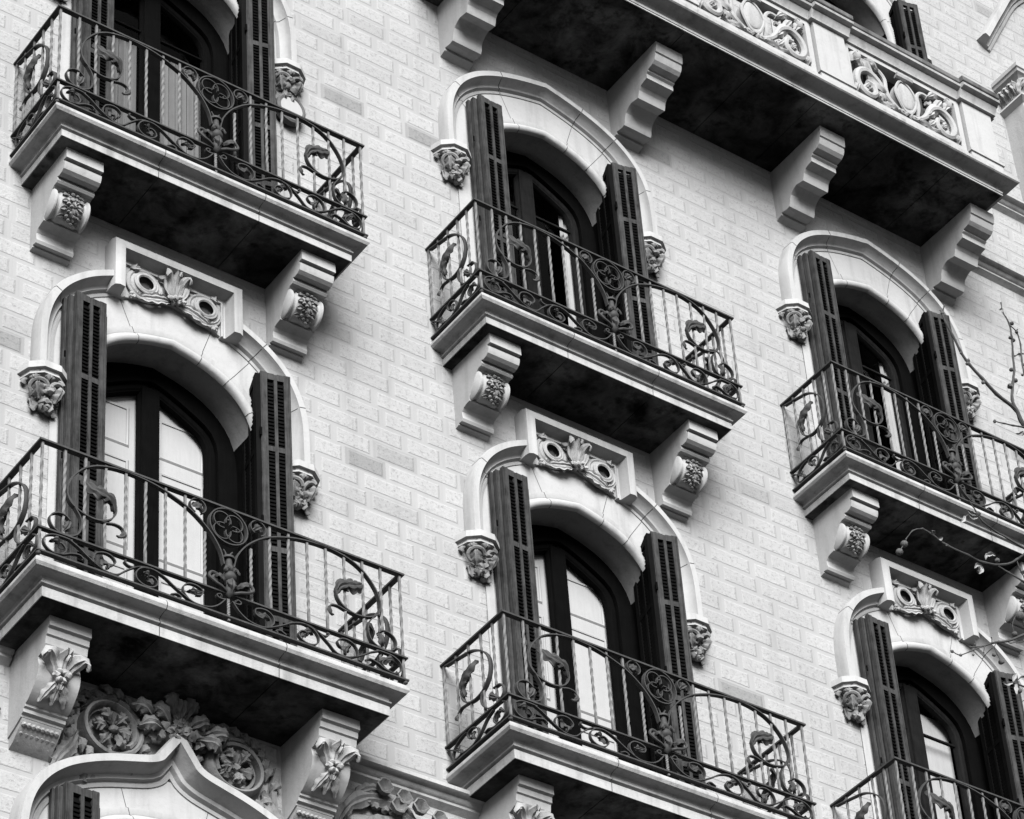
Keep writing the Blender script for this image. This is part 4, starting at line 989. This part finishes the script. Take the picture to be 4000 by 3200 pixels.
# small round plaque/lamp on wall by top left window
def plaque():
    o = org(0, 1); c = o+V((1.04, -.03, 1.78))
    mb = MB(); n = 28; vs = []
    for r, y in [(.13, 0), (.13, -.05), (.115, -.06), (.10, -.055)]: vs += [(r*math.cos(2*PI*q/n), y, r*1.15*math.sin(2*PI*q/n)) for q in range(n)]
    mb.add(vs, [(i*n+q, i*n+(q+1) % n, (i+1)*n+(q+1) % n, (i+1)*n+q) for i in range(3) for q in range(n)])
    root = thing('wall_plaque', 'small white round plaque under the corbel right of the top left window', 'plaque', c)
    mb.build('rim', 'coping', root)
    pf = MB(); pf.add([(.103*math.cos(2*PI*q/n), -.05, .103*1.15*math.sin(2*PI*q/n)) for q in range(n)], [tuple(range(n))]); pf.build('face', 'white', root)
plaque()
# ---------------------------------------------------------------- plane tree whose twigs reach into the view
def tree():
    root = thing('plane_tree', 'bare plane tree, its budding twigs with seed balls crossing the right edge', 'tree', (7.4, -6.2, GZ))
    off = V((7.4, -6.2, GZ))
    J = [3400, 1150, 4000, 2000, 1218]; K = [3300, 1950, 4000, 2900, 1271]
    tr = [V((7.4, -6.2, GZ)), V((7.42, -6.2, GZ+3)), V((7.3, -6.1, -8)), V((7.35, -6.0, -5)), V((7.2, -5.8, -2)), V((7.0, -5.6, 1)), V((6.8, -5.5, 3.5))]
    t = MB().tube([p-off for p in cr(tr, 4)], [.24-.2*i/24 for i in range(25)], 14).build('trunk', 'bark', root)
    limbs = [[(7.35, -6.05, -6.5), (6.6, -5.4, -4.2), (5.6, -4.7, -2.2), (4.9, -4.3, -1.1), (4.45, -4.05, -.85)],
             [(7.2, -5.8, -2), (6.4, -5.2, -1.3), (5.4, -4.6, -.6), (4.7, -4.2, -.15), (4.35, -4.0, .0)],
             [(7.1, -5.7, -.5), (6.3, -5.0, .0), (5.3, -4.4, .7), (4.6, -4.1, 1.05), (4.27, -4.0, 1.2)], [(5.6, -4.7, -2.2), (5.0, -4.4, -1.7), (4.5, -4.1, -1.35), (4.1, -4.0, -1.2)]]
    for L in limbs:
        p = [V(q)-off for q in cr(L, 5)]; n = len(p); MB().tube(p, [.075*(1-i/n)**1.2+.012 for i in range(n)], 9).build('limb', 'bark', root)
    tw = [(J, -4.0, [(585, 95), (570, 150), (600, 230), (650, 320), (715, 450), (780, 550), (890, 670), (1000, 790), (1150, 910), (1200, 1010), (1260, 1090)], .0035, .013),
          (J, -3.9, [(1035, 65), (1050, 140), (1100, 230), (1120, 340), (1130, 480), (1140, 600), (1130, 700), (1125, 830), (1160, 920), (1190, 1000), (1250, 1080)], .003, .011),
          (J, -3.95, [(1110, 250), (1160, 300), (1190, 400), (1200, 520), (1218, 620), (1250, 720)], .003, .006),
          (J, -4.05, [(980, 1005), (1060, 1025), (1130, 1040), (1218, 1055), (1290, 1090)], .003, .006),
          (K, -4.0, [(430, 290), (480, 225), (550, 208)], .0028, .0032), (K, -4.0, [(550, 208), (620, 250), (720, 325), (870, 395), (985, 450), (1130, 465), (1220, 430), (1290, 375)], .0042, .0065),
          (K, -4.0, [(428, 300), (405, 345), (390, 375)], .0016, .0016),
          (K, -4.1, [(880, 10), (930, 85), (980, 160), (1080, 235), (1160, 280), (1290, 360)], .003, .006), (K, -4.1, [(970, 140), (930, 115), (870, 115), (835, 150)], .002, .004),
          (K, -4.0, [(760, 1080), (820, 1105), (900, 1075), (990, 1040)], .0025, .004), (K, -4.0, [(880, 1050), (990, 1040), (1050, 1020), (1160, 1005), (1290, 955)], .003, .008),
          (K, -4.0, [(1060, 1050), (1080, 1100), (1110, 1150)], .0018, .0022), (K, -4.0, [(1220, 430), (1240, 490), (1290, 590)], .003, .004), (K, -4.0, [(1090, 475), (1160, 520), (1290, 600)], .003, .006),
          (K, -4.0, [(1240, 790), (1200, 850), (1190, 900), (1205, 955)], .0016, .0018), (K, -4.0, [(1130, 1310), (1190, 1300), (1290, 1340)], .003, .005),
          (K, -4.0, [(1160, 1005), (1175, 1020), (1270, 1010)], .002, .003), (K, -4.0, [(930, 1050), (925, 1000)], .002, .003), (K, -4.0, [(990, 1040), (985, 1090)], .003, .002), (K, -4.0, [(1045, 1020), (1040, 980)], .003, .002),
          (J, -4.0, [(570, 150), (550, 125)], .003, .002), (J, -4.0, [(575, 140), (588, 90)], .003, .002), (J, -3.95, [(1150, 300), (1165, 280)], .003, .003), (J, -3.9, [(1145, 490), (1200, 470), (1260, 480)], .003, .004)]
    for reg, Y, pts, a, b in tw:
        p = [at(u, v, Y, reg) for u, v in pts]; p = cr(p, 4); n = len(p); rnd = random.Random(int(pts[0][0]))
        p = [q-off+V((rnd.uniform(-1, 1), rnd.uniform(-1, 1), rnd.uniform(-1, 1)))*.0012 for q in p]
        MB().tube(p, [(a+(b-a)*i/n)*1.25+(.002 if i % 4 == 0 else 0) for i in range(n)], 7).build('twig', 'twig', root)
    for reg, Y, u, v, r in [(K, -4, 422, 318, .023), (K, -4, 388, 375, .023), (K, -4, 1205, 958, .018), (K, -4, 1240, 830, .032)]:
        m_ = MB(); c = at(u, v, Y, reg)-off; m_.blob(c, r, .1, 9, 2, lv=3); rnd = random.Random(int(u))
        for i in range(70):
            d = V((rnd.gauss(0, 1), rnd.gauss(0, 1), rnd.gauss(0, 1))).normalized(); m_.tube([c+d*r*.9, c+d*r*1.12], [.0016, .0004], 4)
        m_.build('seed_ball', 'bud', root)
    bm = MB()
    for reg, Y, u, v, r in [(J, -4, 650, 320, .007), (J, -4, 718, 465, .008), (J, -4, 775, 525, .011), (J, -4, 768, 550, .011), (J, -4, 895, 700, .011), (J, -4, 1000, 792, .007), (J, -4, 570, 150, .010), (J, -3.9, 1122, 232, .012), (J, -3.9, 1108, 345, .010), (J, -3.9, 1130, 365, .012),
                            (J, -3.95, 1160, 300, .010), (J, -3.9, 1118, 598, .012), (J, -3.9, 1152, 682, .013), (J, -3.9, 1108, 730, .016), (J, -3.9, 1125, 745, .010), (J, -4.05, 985, 1008, .010), (J, -4, 1200, 1105, .012), (K, -4, 1082, 435, .014), (K, -4, 950, 515, .011), (K, -4, 948, 490, .012),
                            (K, -4, 1110, 1153, .016), (K, -4, 1058, 1105, .010), (K, -4, 910, 1105, .007), (K, -4.1, 945, 105, .014), (K, -4, 1240, 1360, .014), (K, -4, 822, 1107, .008), (K, -4, 762, 1080, .009), (K, -4, 1008, 405, .010), (K, -4, 720, 330, .006), (J, -3.9, 1210, 560, .009), (J, -3.9, 1205, 640, .008)]:
        bm.blob(at(u, v, Y, reg)-off, r*1.25, .3, 5, int(u), lv=2)
    loose(bm, 'bud', 'bud', root)
    lf = MB()
    for reg, Y, q in [(K, -4, [(1000, 430), (1005, 400), (1040, 395)]), (K, -4, [(1000, 410), (1035, 385), (1065, 400)]), (K, -4.1, [(930, 110), (900, 100), (870, 75)]), (K, -4.1, [(940, 130), (905, 130), (880, 105)]), (K, -4.1, [(850, 120), (845, 145), (822, 165)]),
                      (K, -4, [(970, 470), (940, 465), (920, 490)]), (K, -4, [(960, 470), (975, 500), (950, 530)]), (K, -4, [(1190, 1300), (1200, 1270), (1215, 1240)]), (K, -4, [(1190, 1300), (1150, 1310), (1125, 1300)]), (K, -4, [(1215, 1310), (1215, 1350), (1220, 1385)]), (K, -4, [(1225, 1290), (1250, 1270), (1290, 1262)]),
                      (J, -3.9, [(1150, 490), (1180, 480), (1200, 500)]), (J, -3.9, [(1180, 720), (1175, 760), (1160, 790)]), (K, -4, [(640, 250), (630, 235), (620, 225)]), (K, -4, [(660, 280), (680, 280), (690, 270)]), (J, -4, [(1020, 125), (1040, 120), (1045, 145)]), (J, -4, [(1150, 1105), (1185, 1110), (1210, 1090)])]:
        lf.leaf(cr([at(u, v, Y-.01*i, reg)-off for i, (u, v) in enumerate(q)], 3), .014, -fwd, 2, .4, .0012, nu=8, nv=4)
    loose(lf, 'young_leaf', 'leaf', root)
tree()
